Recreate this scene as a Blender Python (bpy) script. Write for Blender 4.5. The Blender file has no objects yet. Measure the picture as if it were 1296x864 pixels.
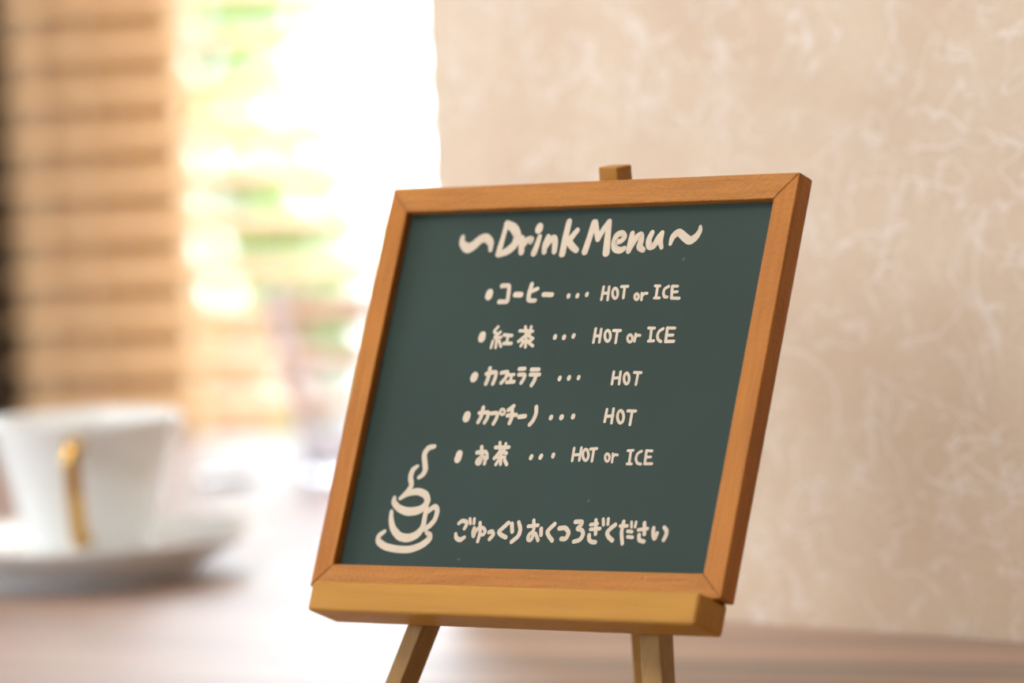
import bpy, bmesh, math, random
from mathutils import Vector, Matrix

# ------------------------------------------------------------------ camera
scn = bpy.context.scene
R_ = Vector((0.99898426, -0.00337606, -0.04493391))
U_ = Vector((0.04506056, 0.07484662, 0.99617645))
F_ = Vector((0.0, 0.99718934, -0.07492273))
cd = bpy.data.cameras.new('camera')
cam = bpy.data.objects.new('camera', cd)
scn.collection.objects.link(cam)
cam.matrix_world = Matrix(((R_.x, U_.x, -F_.x, 0), (R_.y, U_.y, -F_.y, 0), (R_.z, U_.z, -F_.z, 0.232), (0, 0, 0, 1)))
cd.sensor_width = 22.3
cd.lens = 100.0
cd.clip_start = 0.02
cd.clip_end = 200
cd.dof.use_dof = True
cd.dof.focus_distance = 1.432
cd.dof.aperture_fstop = 3.5
scn.camera = cam

# ------------------------------------------------------------------ world, lights, exposure
w = bpy.data.worlds.new('sky'); scn.world = w; w.use_nodes = True
bg = w.node_tree.nodes['Background']
bg.inputs['Color'].default_value = (0.72, 0.87, 1.0, 1)
bg.inputs['Strength'].default_value = 10.0

def add_light(name, kind, energy, color, loc, aim, **kw):
    l = bpy.data.lights.new(name, kind); l.energy = energy; l.color = color
    for k, val in kw.items(): setattr(l, k, val)
    o = bpy.data.objects.new(name, l); scn.collection.objects.link(o)
    o.location = loc
    o.rotation_euler = (Vector(aim) - Vector(loc)).to_track_quat('-Z', 'Y').to_euler()
    return o
# sun outdoors, from behind the building on the left, so none of it enters the window
add_light('sun', 'SUN', 20.0, (1.0, 0.97, 0.90), (-4, 0, 6), (0, 4.6, 0), angle=0.01)
# added fill light at an invented back-wall opening, behind and left of the camera
add_light('back_fill_light', 'AREA', 9.0, (1.0, 0.95, 0.90), (-1.82, -0.24, 1.05), (0.0, 1.45, 0.10), shape='RECTANGLE', size=0.95, size_y=0.8)
# the room's large ceiling lamp, above and left of the table
add_light('ceiling_lamp_light', 'AREA', 38.0, (1.0, 0.95, 0.88), (-0.80, 1.10, 1.70), (0.0, 1.44, 0.1), shape='DISK', size=0.8)
# smaller fill light added near the window to brighten the blind
add_light('blind_fill_light', 'AREA', 14.0, (1.0, 0.93, 0.84), (-0.72, 1.85, 1.70), (-0.2, 2.5, 0.1), shape='DISK', size=0.5)
# added cool fill light at an invented low opening in the left wall
add_light('left_fill_light', 'AREA', 10.0, (0.82, 0.92, 1.0), (-1.60, 2.05, 0.22), (0.0, 1.75, 0.15), shape='RECTANGLE', size=0.7, size_y=0.6)

scn.view_settings.view_transform = 'Standard'
scn.view_settings.look = 'None'
scn.view_settings.exposure = -0.30
scn.view_settings.gamma = 1.0
scn.view_settings.use_curve_mapping = False

# ------------------------------------------------------------------ helpers
MM = 0.001
def link(o): scn.collection.objects.link(o); return o
def props(o, label=None, cat=None, group=None, kind=None):
    if label: o['label'] = label
    if cat: o['category'] = cat
    if group: o['group'] = group
    if kind: o['kind'] = kind
    return o
def empty(name, mat, label, cat, group=None):
    o = bpy.data.objects.new(name, None); o.empty_display_size = 0.02; link(o); o.matrix_world = mat
    return props(o, label, cat, group)
def mesh_obj(name, bm, mat=None, parent=None, smooth=False, bevel=0, scale=MM):
    bmesh.ops.recalc_face_normals(bm, faces=bm.faces[:])
    if scale != 1:
        for vv in bm.verts: vv.co *= scale
    me = bpy.data.meshes.new(name); bm.to_mesh(me); bm.free()
    if smooth:
        for p in me.polygons: p.use_smooth = True
    o = link(bpy.data.objects.new(name, me))
    if mat: me.materials.append(mat)
    if parent: o.parent = parent
    if bevel:
        md = o.modifiers.new('bevel', 'BEVEL'); md.width = bevel * MM; md.segments = 3; md.limit_method = 'ANGLE'; md.angle_limit = 0.6
        for p in me.polygons: p.use_smooth = True
        wn = o.modifiers.new('wn', 'WEIGHTED_NORMAL')
    return o
def prism(bm, pts, lo, hi, axis=2):
    """extrude polygon pts (2d) along axis between lo and hi"""
    def mk(p, h):
        c = [p[0], p[1]]; c.insert(axis, h); return bm.verts.new(c)
    a = [mk(p, lo) for p in pts]; b = [mk(p, hi) for p in pts]; n = len(pts)
    bm.faces.new(a); bm.faces.new(b)
    for i in range(n): bm.faces.new((a[i], a[(i + 1) % n], b[(i + 1) % n], b[i]))
    return bm
def hexa(bm, lo4, hi4):
    a = [bm.verts.new(p) for p in lo4]; b = [bm.verts.new(p) for p in hi4]
    bm.faces.new(a); bm.faces.new(b)
    for i in range(4): bm.faces.new((a[i], a[(i + 1) % 4], b[(i + 1) % 4], b[i]))
    return bm
def box(bm, x0, x1, y0, y1, z0, z1):
    return hexa(bm, [(x0, y0, z0), (x1, y0, z0), (x1, y1, z0), (x0, y1, z0)], [(x0, y0, z1), (x1, y0, z1), (x1, y1, z1), (x0, y1, z1)])
def lathe(bm, prof, n=96, closed=False):
    rings = []
    for r, z in prof:
        if r < 1e-6: rings.append([bm.verts.new((0, 0, z))])
        else: rings.append([bm.verts.new((r * math.cos(2 * math.pi * i / n), r * math.sin(2 * math.pi * i / n), z)) for i in range(n)])
    pairs = list(zip(rings, rings[1:]))
    if closed: pairs.append((rings[-1], rings[0]))
    for a, b in pairs:
        for i in range(n):
            j = (i + 1) % n
            if len(a) == 1 and len(b) == 1: continue
            if len(a) == 1: bm.faces.new((a[0], b[i], b[j]))
            elif len(b) == 1: bm.faces.new((a[i], a[j], b[0]))
            else: bm.faces.new((a[i], a[j], b[j], b[i]))
    return bm
def smooth_profile(pts, k=3):
    for _ in range(k):
        q = [pts[0]]
        for a, b in zip(pts, pts[1:]):
            q.append(tuple(a[i] * .75 + b[i] * .25 for i in range(len(a)))); q.append(tuple(a[i] * .25 + b[i] * .75 for i in range(len(a))))
        q.append(pts[-1]); pts = q
    return pts

# ------------------------------------------------------------------ materials
def newmat(name):
    m = bpy.data.materials.new(name); m.use_nodes = True
    nt = m.node_tree; return m, nt, nt.nodes['Principled BSDF']
def nd(nt, t, **kw):
    n = nt.nodes.new(t)
    for k, val in kw.items():
        if k in n.inputs: n.inputs[k].default_value = val
        else: setattr(n, k, val)
    return n
def ramp(nt, src, stops):
    r = nt.nodes.new('ShaderNodeValToRGB'); e = r.color_ramp.elements
    while len(e) < len(stops): e.new(0.5)
    for el, (pos, col) in zip(e, stops): el.position = pos; el.color = (*col, 1)
    nt.links.new(src, r.inputs[0]); return r
def plain(name, col, rough=0.5, metal=0.0, spec=0.5, noise=0.0, nscale=200):
    m, nt, b = newmat(name)
    b.inputs['Roughness'].default_value = rough; b.inputs['Metallic'].default_value = metal
    b.inputs['Specular IOR Level'].default_value = spec
    tc = nd(nt, 'ShaderNodeTexCoord'); n = nd(nt, 'ShaderNodeTexNoise', Scale=nscale, Detail=4.0)
    nt.links.new(tc.outputs['Object'], n.inputs['Vector'])
    k = noise
    r = ramp(nt, n.outputs['Fac'], [(0.3, tuple(c * (1 - k) for c in col)), (0.7, tuple(min(1, c * (1 + k)) for c in col))])
    nt.links.new(r.outputs[0], b.inputs['Base Color'])
    return m
def wood(name, c_dark, c_light, grain_axis=0, scale=60, rough=0.45, bump=0.15, stretch=14, streak=0.35, fine=260):
    m, nt, b = newmat(name)
    tc = nd(nt, 'ShaderNodeTexCoord'); mp = nd(nt, 'ShaderNodeMapping')
    s = [1.0, 1.0, 1.0]; s[grain_axis] = 1.0 / stretch
    mp.inputs['Scale'].default_value = s
    nt.links.new(tc.outputs['Object'], mp.inputs['Vector'])
    n1 = nd(nt, 'ShaderNodeTexNoise', Scale=float(scale), Detail=6.0, Distortion=0.6)
    n2 = nd(nt, 'ShaderNodeTexNoise', Scale=float(scale * 9), Detail=3.0)
    n3 = nd(nt, 'ShaderNodeTexNoise', Scale=float(scale * 0.5), Detail=2.0)
    for n in (n1, n2): nt.links.new(mp.outputs[0], n.inputs['Vector'])
    nt.links.new(tc.outputs['Object'], n3.inputs['Vector'])
    r1 = ramp(nt, n1.outputs['Fac'], [(0.30, c_dark), (0.70, c_light)])
    mx = nd(nt, 'ShaderNodeMix', data_type='RGBA', blend_type='MULTIPLY'); mx.inputs['Factor'].default_value = streak
    r2 = ramp(nt, n2.outputs['Fac'], [(0.35, (0.62, 0.55, 0.5)), (0.6, (1, 1, 1))])
    nt.links.new(r1.outputs[0], mx.inputs['A']); nt.links.new(r2.outputs[0], mx.inputs['B'])
    mx2 = nd(nt, 'ShaderNodeMix', data_type='RGBA', blend_type='MULTIPLY'); mx2.inputs['Factor'].default_value = 0.5
    r3 = ramp(nt, n3.outputs['Fac'], [(0.3, (0.82, 0.8, 0.78)), (0.7, (1, 1, 1))])
    nt.links.new(mx.outputs['Result'], mx2.inputs['A']); nt.links.new(r3.outputs[0], mx2.inputs['B'])
    nt.links.new(mx2.outputs['Result'], b.inputs['Base Color'])
    b.inputs['Roughness'].default_value = rough; b.inputs['Specular IOR Level'].default_value = 0.25
    n4 = nd(nt, 'ShaderNodeTexNoise', Scale=float(fine), Detail=3.0)
    nt.links.new(tc.outputs['Object'], n4.inputs['Vector'])
    ad = nd(nt, 'ShaderNodeMath', operation='ADD'); nt.links.new(n2.outputs['Fac'], ad.inputs[0]); nt.links.new(n4.outputs['Fac'], ad.inputs[1])
    bp = nd(nt, 'ShaderNodeBump', Strength=bump, Distance=0.0006)
    nt.links.new(ad.outputs[0], bp.inputs['Height']); nt.links.new(bp.outputs[0], b.inputs['Normal'])
    return m

M_FRAME_H = wood('frame_wood_horizontal', (0.39, 0.14, 0.020), (0.52, 0.215, 0.038), 0, 50, bump=1.0, fine=600)
M_FRAME_V = wood('frame_wood_vertical', (0.39, 0.13, 0.018), (0.52, 0.205, 0.036), 1, 50, bump=0.6, fine=500)
M_LEDGE = wood('ledge_pine', (0.43, 0.195, 0.028), (0.51, 0.25, 0.042), 0, 30, bump=0.25, streak=0.25)
M_LEG = wood('leg_wood', (0.25, 0.13, 0.04), (0.37, 0.21, 0.07), 1, 60, bump=0.25)
M_SLAT = wood('blind_slat_wood', (0.72, 0.46, 0.24), (0.82, 0.57, 0.34), 0, 14, rough=0.4, bump=0.05)
M_JAMB = wood('window_frame_wood', (0.58, 0.36, 0.16), (0.68, 0.45, 0.21), 2, 12, rough=0.45, bump=0.05)
M_DARKPOST = wood('dark_post_wood', (0.022, 0.013, 0.007), (0.04, 0.025, 0.013), 2, 12, rough=0.5, bump=0.05)
M_CHALK = plain('lettering_paint', (0.61, 0.50, 0.38), 0.7, noise=0.03, nscale=400)
M_CERAMIC = plain('white_ceramic', (0.76, 0.77, 0.76), 0.12, noise=0.01)
M_GOLD = plain('gold_lustre', (0.55, 0.32, 0.075), 0.20, metal=1.0, noise=0.02)
M_STEEL = plain('steel', (0.6, 0.58, 0.56), 0.2, metal=1.0, noise=0.02)
M_CORD = plain('blind_cord', (0.62, 0.46, 0.30), 0.8, noise=0.05)
M_PLASTER = plain('room_plaster', (0.36, 0.29, 0.22), 0.9, noise=0.03, nscale=8)
M_SIDEWALL = plain('tan_wall_paint', (0.74, 0.54, 0.33), 0.9, noise=0.02, nscale=8)
M_FLOOR = wood('floor_wood', (0.25, 0.14, 0.07), (0.36, 0.21, 0.11), 0, 6, rough=0.5, bump=0.05)
M_PAVING = plain('pale_paving', (0.62, 0.60, 0.57), 0.9, noise=0.08, nscale=3)
M_RENDER = plain('white_wall_render', (0.82, 0.86, 0.90), 0.9, noise=0.02, nscale=2)
M_FENCE = wood('garden_fence_wood', (0.26, 0.15, 0.08), (0.36, 0.22, 0.13), 2, 10, rough=0.8, bump=0.1)
M_LEAF = plain('leaf_green', (0.18, 0.36, 0.07), 0.5, noise=0.35, nscale=30)
M_TWIG = plain('twig_brown', (0.16, 0.10, 0.06), 0.9, noise=0.1)
M_LAMP, nt, b = newmat('lamp_glow'); b.inputs['Emission Color'].default_value = (1, 0.72, 0.42, 1); b.inputs['Emission Strength'].default_value = 30

# blackboard green
M_PANEL, nt, b = newmat('blackboard_green')
tc = nd(nt, 'ShaderNodeTexCoord')
n = nd(nt, 'ShaderNodeTexNoise', Scale=14.0, Detail=5.0); nt.links.new(tc.outputs['Object'], n.inputs['Vector'])
r = ramp(nt, n.outputs['Fac'], [(0.3, (0.013, 0.030, 0.023)), (0.7, (0.018, 0.038, 0.030))])
v = nd(nt, 'ShaderNodeTexVoronoi', Scale=55.0, feature='F1'); nt.links.new(tc.outputs['Object'], v.inputs['Vector'])
sp = ramp(nt, v.outputs['Distance'], [(0.0, (1, 1, 1)), (0.035, (0, 0, 0))])
mx = nd(nt, 'ShaderNodeMix', data_type='RGBA'); nt.links.new(sp.outputs[0], mx.inputs['Factor'])
nt.links.new(r.outputs[0], mx.inputs['A']); mx.inputs['B'].default_value = (0.10, 0.14, 0.11, 1)
nt.links.new(mx.outputs['Result'], b.inputs['Base Color'])
b.inputs['Roughness'].default_value = 0.6; b.inputs['Specular IOR Level'].default_value = 0.3
n = nd(nt, 'ShaderNodeTexNoise', Scale=1500.0, Detail=2.0); nt.links.new(tc.outputs['Object'], n.inputs['Vector'])
bp = nd(nt, 'ShaderNodeBump', Strength=0.12, Distance=0.0003); nt.links.new(n.outputs['Fac'], bp.inputs['Height']); nt.links.new(bp.outputs[0], b.inputs['Normal'])

# table top: glossy brown wood
M_TABLE, nt, b = newmat('table_wood_gloss')
tc = nd(nt, 'ShaderNodeTexCoord'); mp = nd(nt, 'ShaderNodeMapping'); mp.inputs['Scale'].default_value = (0.10, 1.0, 1.0)
nt.links.new(tc.outputs['Object'], mp.inputs['Vector'])
n1 = nd(nt, 'ShaderNodeTexNoise', Scale=26.0, Detail=6.0, Distortion=0.8); nt.links.new(mp.outputs[0], n1.inputs['Vector'])
r1 = ramp(nt, n1.outputs['Fac'], [(0.28, (0.09, 0.042, 0.024)), (0.5, (0.27, 0.14, 0.08)), (0.72, (0.34, 0.19, 0.115))])
nt.links.new(r1.outputs[0], b.inputs['Base Color'])
rr = nd(nt, 'ShaderNodeMapRange'); rr.inputs['To Min'].default_value = 0.62; rr.inputs['To Max'].default_value = 0.52
nt.links.new(n1.outputs['Fac'], rr.inputs['Value']); nt.links.new(rr.outputs[0], b.inputs['Roughness'])
b.inputs['Coat Weight'].default_value = 1.0; b.inputs['Coat Roughness'].default_value = 0.50; b.inputs['Specular IOR Level'].default_value = 0.9; b.inputs['Coat IOR'].default_value = 2.3
n2 = nd(nt, 'ShaderNodeTexNoise', Scale=120.0, Detail=3.0); nt.links.new(mp.outputs[0], n2.inputs['Vector'])
bp = nd(nt, 'ShaderNodeBump', Strength=0.04, Distance=0.0006); nt.links.new(n2.outputs['Fac'], bp.inputs['Height']); nt.links.new(bp.outputs[0], b.inputs['Normal'])

# embossed wallpaper with pale vein pattern
M_WALLPAPER, nt, b = newmat('washi_wallpaper')
tc = nd(nt, 'ShaderNodeTexCoord')
def vein(scale, dist, width, seed):
    mp = nd(nt, 'ShaderNodeMapping'); mp.inputs['Location'].default_value = (seed, seed * 2, 0)
    nt.links.new(tc.outputs['Object'], mp.inputs['Vector'])
    n = nd(nt, 'ShaderNodeTexNoise', Scale=scale, Detail=3.0, Roughness=0.55, Distortion=dist); nt.links.new(mp.outputs[0], n.inputs['Vector'])
    s = nd(nt, 'ShaderNodeMath', operation='SUBTRACT'); s.inputs[1].default_value = 0.5; nt.links.new(n.outputs['Fac'], s.inputs[0])
    a = nd(nt, 'ShaderNodeMath', operation='ABSOLUTE'); nt.links.new(s.outputs[0], a.inputs[0])
    r = nd(nt, 'ShaderNodeMapRange'); r.inputs['From Max'].default_value = width; r.inputs['To Min'].default_value = 1; r.inputs['To Max'].default_value = 0
    nt.links.new(a.outputs[0], r.inputs['Value'])
    m = nd(nt, 'ShaderNodeTexNoise', Scale=scale * 1.7, Detail=4.0); nt.links.new(mp.outputs[0], m.inputs['Vector'])
    mr = nd(nt, 'ShaderNodeMapRange'); mr.inputs['From Min'].default_value = 0.40; mr.inputs['From Max'].default_value = 0.56
    nt.links.new(m.outputs['Fac'], mr.inputs['Value'])
    q = nd(nt, 'ShaderNodeMath', operation='MULTIPLY'); nt.links.new(r.outputs[0], q.inputs[0]); nt.links.new(mr.outputs[0], q.inputs[1])
    return q
va = vein(24.0, 0.5, 0.014, 3.1); vb = vein(40.0, 0.4, 0.018, 7.7); vc = vein(15.0, 0.7, 0.009, 1.9)
m1 = nd(nt, 'ShaderNodeMath', operation='MAXIMUM'); nt.links.new(va.outputs[0], m1.inputs[0]); nt.links.new(vb.outputs[0], m1.inputs[1])
m2 = nd(nt, 'ShaderNodeMath', operation='MAXIMUM'); nt.links.new(m1.outputs[0], m2.inputs[0]); nt.links.new(vc.outputs[0], m2.inputs[1])
nf = nd(nt, 'ShaderNodeTexNoise', Scale=420.0, Detail=4.0, Roughness=0.7); nt.links.new(tc.outputs['Object'], nf.inputs['Vector'])
nl = nd(nt, 'ShaderNodeTexNoise', Scale=22.0, Detail=4.0); nt.links.new(tc.outputs['Object'], nl.inputs['Vector'])
base = ramp(nt, nl.outputs['Fac'], [(0.3, (0.66, 0.495, 0.35)), (0.7, (0.73, 0.58, 0.435))])
fr = ramp(nt, nf.outputs['Fac'], [(0.3, (0.90, 0.89, 0.87)), (0.7, (1, 1, 1))])
mm = nd(nt, 'ShaderNodeMix', data_type='RGBA', blend_type='MULTIPLY'); mm.inputs['Factor'].default_value = 1.0
nt.links.new(base.outputs[0], mm.inputs['A']); nt.links.new(fr.outputs[0], mm.inputs['B'])
vm = nd(nt, 'ShaderNodeMath', operation='MULTIPLY'); vm.inputs[1].default_value = 0.50; nt.links.new(m2.outputs[0], vm.inputs[0])
mx = nd(nt, 'ShaderNodeMix', data_type='RGBA'); nt.links.new(vm.outputs[0], mx.inputs['Factor'])
nt.links.new(mm.outputs['Result'], mx.inputs['A']); mx.inputs['B'].default_value = (0.86, 0.80, 0.76, 1)
nt.links.new(mx.outputs['Result'], b.inputs['Base Color']); b.inputs['Roughness'].default_value = 0.55
ha = nd(nt, 'ShaderNodeMath', operation='MULTIPLY_ADD'); ha.inputs[1].default_value = 0.35; nt.links.new(nf.outputs['Fac'], ha.inputs[0]); nt.links.new(m2.outputs[0], ha.inputs[2])
bp = nd(nt, 'ShaderNodeBump', Strength=0.35, Distance=0.0008); nt.links.new(ha.outputs[0], bp.inputs['Height']); nt.links.new(bp.outputs[0], b.inputs['Normal'])

# window pane: clear with a faint mirror
M_PANE, nt, b = newmat('window_glass'); nt.nodes.remove(b)
t = nd(nt, 'ShaderNodeBsdfTransparent'); g = nd(nt, 'ShaderNodeBsdfGlossy', Roughness=0.02); ms = nd(nt, 'ShaderNodeMixShader'); ms.inputs[0].default_value = 0.06
nt.links.new(t.outputs[0], ms.inputs[1]); nt.links.new(g.outputs[0], ms.inputs[2]); nt.links.new(ms.outputs[0], nt.nodes['Material Output'].inputs['Surface'])
# drinking glass
M_GLASS, nt, b = newmat('tumbler_glass')
b.inputs['Base Color'].default_value = (0.80, 0.77, 0.80, 1); b.inputs['Transmission Weight'].default_value = 1.0; b.inputs['Roughness'].default_value = 0.02; b.inputs['IOR'].default_value = 1.45

# ------------------------------------------------------------------ room axes: s along the window wall, t outwards
G = 0.45
DS = Vector((math.cos(G), -math.sin(G), 0)); DT = Vector((math.sin(G), math.cos(G), 0)); Q0 = Vector((-121.5, 2484.3, 0))
def stm(z=0.0):     # matrix of the window-wall frame, millimetre origin in metres
    return Matrix(((DS.x, DT.x, 0, Q0.x * MM), (DS.y, DT.y, 0, Q0.y * MM), (0, 0, 1, z), (0, 0, 0, 1)))
def to_st(x, y):
    d = Vector((x, y, 0)) - Q0
    return (d.dot(DS), d.dot(DT))
def struct(name, bm, mat, **kw):
    o = mesh_obj(name, bm, mat, **kw); o.matrix_world = stm(); o['kind'] = 'structure'; return o
FL, CE = -720.0, 1750.0
A = to_st(-26.8, 1764.3)
e = Vector((99.2, -87.8, 0)).normalized()
Bp = Vector((-26.8, 1764.3, 0)) + e * 1150; B2 = to_st(Bp.x, Bp.y)
S0, S1, T0 = -1700.0, 1900.0, -3300.0          # room extents in s and t
struct('floor', box(bmesh.new(), S0, S1, T0, 150, FL - 40, FL), M_FLOOR)
struct('ceiling', box(bmesh.new(), S0 - 100, S1 + 100, T0 - 100, 250, CE, CE + 60), M_PLASTER)
bm = bmesh.new()      # back wall with an opening added to let fill light in
box(bm, S0 - 100, -900, T0 - 100, T0, FL, CE); box(bm, 200, S1 + 100, T0 - 100, T0, FL, CE)
box(bm, -900, 200, T0 - 100, T0, FL, 550); box(bm, -900, 200, T0 - 100, T0, 1550, CE)
struct('wall_back', bm, M_PLASTER)
struct('wall_side', box(bmesh.new(), S1, S1 + 100, T0, 150, FL, CE), M_PLASTER)
# left wall with a large opening added for fill light (outside the frame)
bm = bmesh.new()
box(bm, S0 - 100, S0, T0, -1600, FL, CE); box(bm, S0 - 100, S0, -800, 150, FL, CE)
box(bm, S0 - 100, S0, -1600, -800, FL, -80); box(bm, S0 - 100, S0, -1600, -800, 620, CE)
struct('wall_left', bm, M_PLASTER)
# the papered wall right behind the chalkboard
struct('wall_right', prism(bmesh.new(), [A, B2, (S1 - 1, B2[1]), (S1 - 1, 48), (A[0], 48)], FL, CE), M_WALLPAPER)
# window wall: plain part on the left, sill wall under the table height, lintel
W0, W1, WZ0, WZ1 = -97.0, 900.0, -30.0, 1350.0
bm = bmesh.new()
box(bm, S0 - 100, W0 - 58, 50, 150, FL, CE)
box(bm, W0 - 58, S1 + 100, 50, 150, FL, WZ0 - 40); box(bm, W0 - 58, S1 + 100, 50, 150, WZ1 + 40, CE); box(bm, W1 + 40, S1 + 100, 50, 150, WZ0 - 40, WZ1 + 40)
struct('wall_front', bm, M_SIDEWALL)
win = mesh_obj('window_1', hexa(bmesh.new(), [(W0, 68, WZ0), (W1, 68, WZ0), (W1, 71, WZ0), (W0, 71, WZ0)], [(W0, 68, WZ1), (W1, 68, WZ1), (W1, 71, WZ1), (W0, 71, WZ1)]), M_PANE)
win.matrix_world = stm(); win['kind'] = 'structure'
for nm, args in (('window_jamb', (W0 - 58, W0, 62, 78, WZ0 - 40, WZ1 + 40)), ('window_jamb', (W1, W1 + 40, 62, 78, WZ0 - 40, WZ1 + 40)),
                 ('window_head', (W0, W1, 62, 78, WZ1, WZ1 + 40)), ('window_sill', (W0, W1, 52, 90, WZ0 - 40, WZ0))):
    mesh_obj(nm, box(bmesh.new(), *args), M_JAMB, win)
# dark timber post at the far left
struct('trim_1', box(bmesh.new(), -420, -197.0, -4, 49, FL, CE), M_DARKPOST, bevel=2)

# ------------------------------------------------------------------ table
tb = empty('table', stm(0), 'glossy brown wooden table under the menu board and coffee cup', 'table')
ev = Vector(B2) - Vector(A) if False else (Vector((B2[0] - A[0], B2[1] - A[1], 0))).normalized()
off = 0.6
A1 = (A[0] - off, A[1] - off); B1 = (A1[0] + ev.x * 1000, A1[1] + ev.y * 1000)
poly = [(-1200, -6), (A1[0], -6), A1, B1, (B1[0], -2050), (-1200, -2050)]
mesh_obj('tabletop', prism(bmesh.new(), poly, -32, 0), M_TABLE, tb, bevel=1.5)
for x, y in ((-1130, -70), (-1130, -1980), (1000, -1980), (320, -70)):
    mesh_obj('leg', box(bmesh.new(), x - 28, x + 28, y - 28, y + 28, FL, -32), M_TABLE, tb, bevel=2)

# ------------------------------------------------------------------ wooden venetian blind
bl = empty('venetian_blind', stm(0), 'wooden venetian blind with open tan slats hanging across the bright window', 'blind')
bl.location = Q0 * MM + DT * 0.022
BL0, BL1, PITCH, ZB = -181.0, A[0] - 8.0, 25.1, -35.7
slat_me = None
K = int((1270 - ZB) / PITCH)
for k in range(K):
    if slat_me is None:
        bm = bmesh.new(); n = 8; prof = []
        for i in range(n + 1):
            u = -12.5 + 25.0 * i / n; prof.append((u, 1.6 * (1 - (u / 12.5) ** 2)))
        tilt = math.radians(23); c, s_ = math.cos(tilt), math.sin(tilt)
        top = [(u * c - z * s_, u * s_ + z * c) for u, z in prof]; bot = [(u * c - (z - 1.3) * s_, u * s_ + (z - 1.3) * c) for u, z in reversed(prof)]
        prism(bm, top + bot, BL0, BL1, axis=0)
        o = mesh_obj('slat', bm, M_SLAT, bl); slat_me = o.data
    else:
        o = link(bpy.data.objects.new('slat', slat_me)); o.parent = bl
    o.location = (0, 0, (ZB + k * PITCH) * MM)
mesh_obj('bottom_rail', box(bmesh.new(), BL0, BL1, -12, 12, ZB - 23, ZB - 13), M_SLAT, bl, bevel=1)
mesh_obj('head_rail', box(bmesh.new(), BL0, BL1, -18, 18, 1280, 1325), M_SLAT, bl, bevel=1)
for x in (BL0 + 56, BL0 + 520):
    for y in (-13.2, 13.2):
        bm = bmesh.new(); box(bm, x - 0.8, x + 0.8, y - 0.4, y + 0.4, ZB - 14, 1281)
        mesh_obj('ladder_cord', bm, M_CORD, bl)

# ------------------------------------------------------------------ framed chalkboard (board axes a, b, c)
UA = Vector((0.77666208, -0.6294928, 0.02312644)); VB = Vector((0.23349111, 0.32178892, 0.9175695)); NC = Vector((-0.58504522, -0.70724162, 0.39690223))
OB = Vector((11.01378542, 1439.99994714, 109.86363596))
def bmat(a, b_, c_):
    o = (OB + UA * a + VB * b_ + NC * c_) * MM
    return Matrix(((UA.x, VB.x, NC.x, o.x), (UA.y, VB.y, NC.y, o.y), (UA.z, VB.z, NC.z, o.z), (0, 0, 0, 1)))
HW, HH, TH = 82.2, 68.05, 7.25
fb = empty('framed_chalkboard', bmat(0, 0, 0), 'small green chalkboard in an orange wood frame with handwritten drink menu', 'chalkboard')
il, ir, it_, ib = 8.0, 8.3, 8.3, 7.7
def rail(name, mat, p4):
    bm = bmesh.new(); prism(bm, p4, -TH, 0)
    return mesh_obj(name, bm, mat, fb, bevel=0.45)
g = 0.05
rail('top_rail', M_FRAME_H, [(-HW + g, HH), (HW - g, HH), (HW - ir - g, HH - it_), (-HW + il + g, HH - it_)])
rail('bottom_rail', M_FRAME_H, [(-HW + g, -HH), (HW - g, -HH), (HW - ir - g, -HH + ib), (-HW + il + g, -HH + ib)])
rail('side_rail', M_FRAME_V, [(-HW, -HH + g), (-HW + il, -HH + ib + g), (-HW + il, HH - it_ - g), (-HW, HH - g)])
rail('side_rail', M_FRAME_V, [(HW, -HH + g), (HW - ir, -HH + ib + g), (HW - ir, HH - it_ - g), (HW, HH - g)])
panel = mesh_obj('chalk_panel', box(bmesh.new(), -HW + il + .06, HW - ir - .06, -HH + ib + .06, HH - it_ - .06, -5.6, -3.0), M_PANEL, fb)

def ribbon(bm, stroke, z):
    for i, (x, y, r) in enumerate(stroke):
        n = 14
        bm.faces.new([bm.verts.new((x + r * math.cos(2 * math.pi * k / n), y + r * math.sin(2 * math.pi * k / n), z + 0.002 * (i % 2))) for k in range(n)])
    for (x0, y0, r0), (x1, y1, r1) in zip(stroke, stroke[1:]):
        dx, dy = x1 - x0, y1 - y0; L = math.hypot(dx, dy)
        if L < 1e-4: continue
        nx, ny = -dy / L, dx / L
        bm.faces.new([bm.verts.new(q) for q in ((x0 - nx * r0, y0 - ny * r0, z + .004), (x1 - nx * r1, y1 - ny * r1, z + .004), (x1 + nx * r1, y1 + ny * r1, z + .004), (x0 + nx * r0, y0 + ny * r0, z + .004))])
NAMES = {'title': ('lettering', 'cream hand lettering of the heading'), 'cup': ('cup_drawing', 'cream line drawing of a steaming cup on a saucer'),
         'relax': ('lettering', 'cream hand lettering along the bottom'),
         'coffee': ('lettering', 'first menu line in cream hand lettering'), 'tea': ('lettering', 'second menu line in cream hand lettering'),
         'latte': ('lettering', 'third menu line in cream hand lettering'), 'cappuccino': ('lettering', 'fourth menu line in cream hand lettering'),
         'green': ('lettering', 'fifth menu line in cream hand lettering')}
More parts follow.
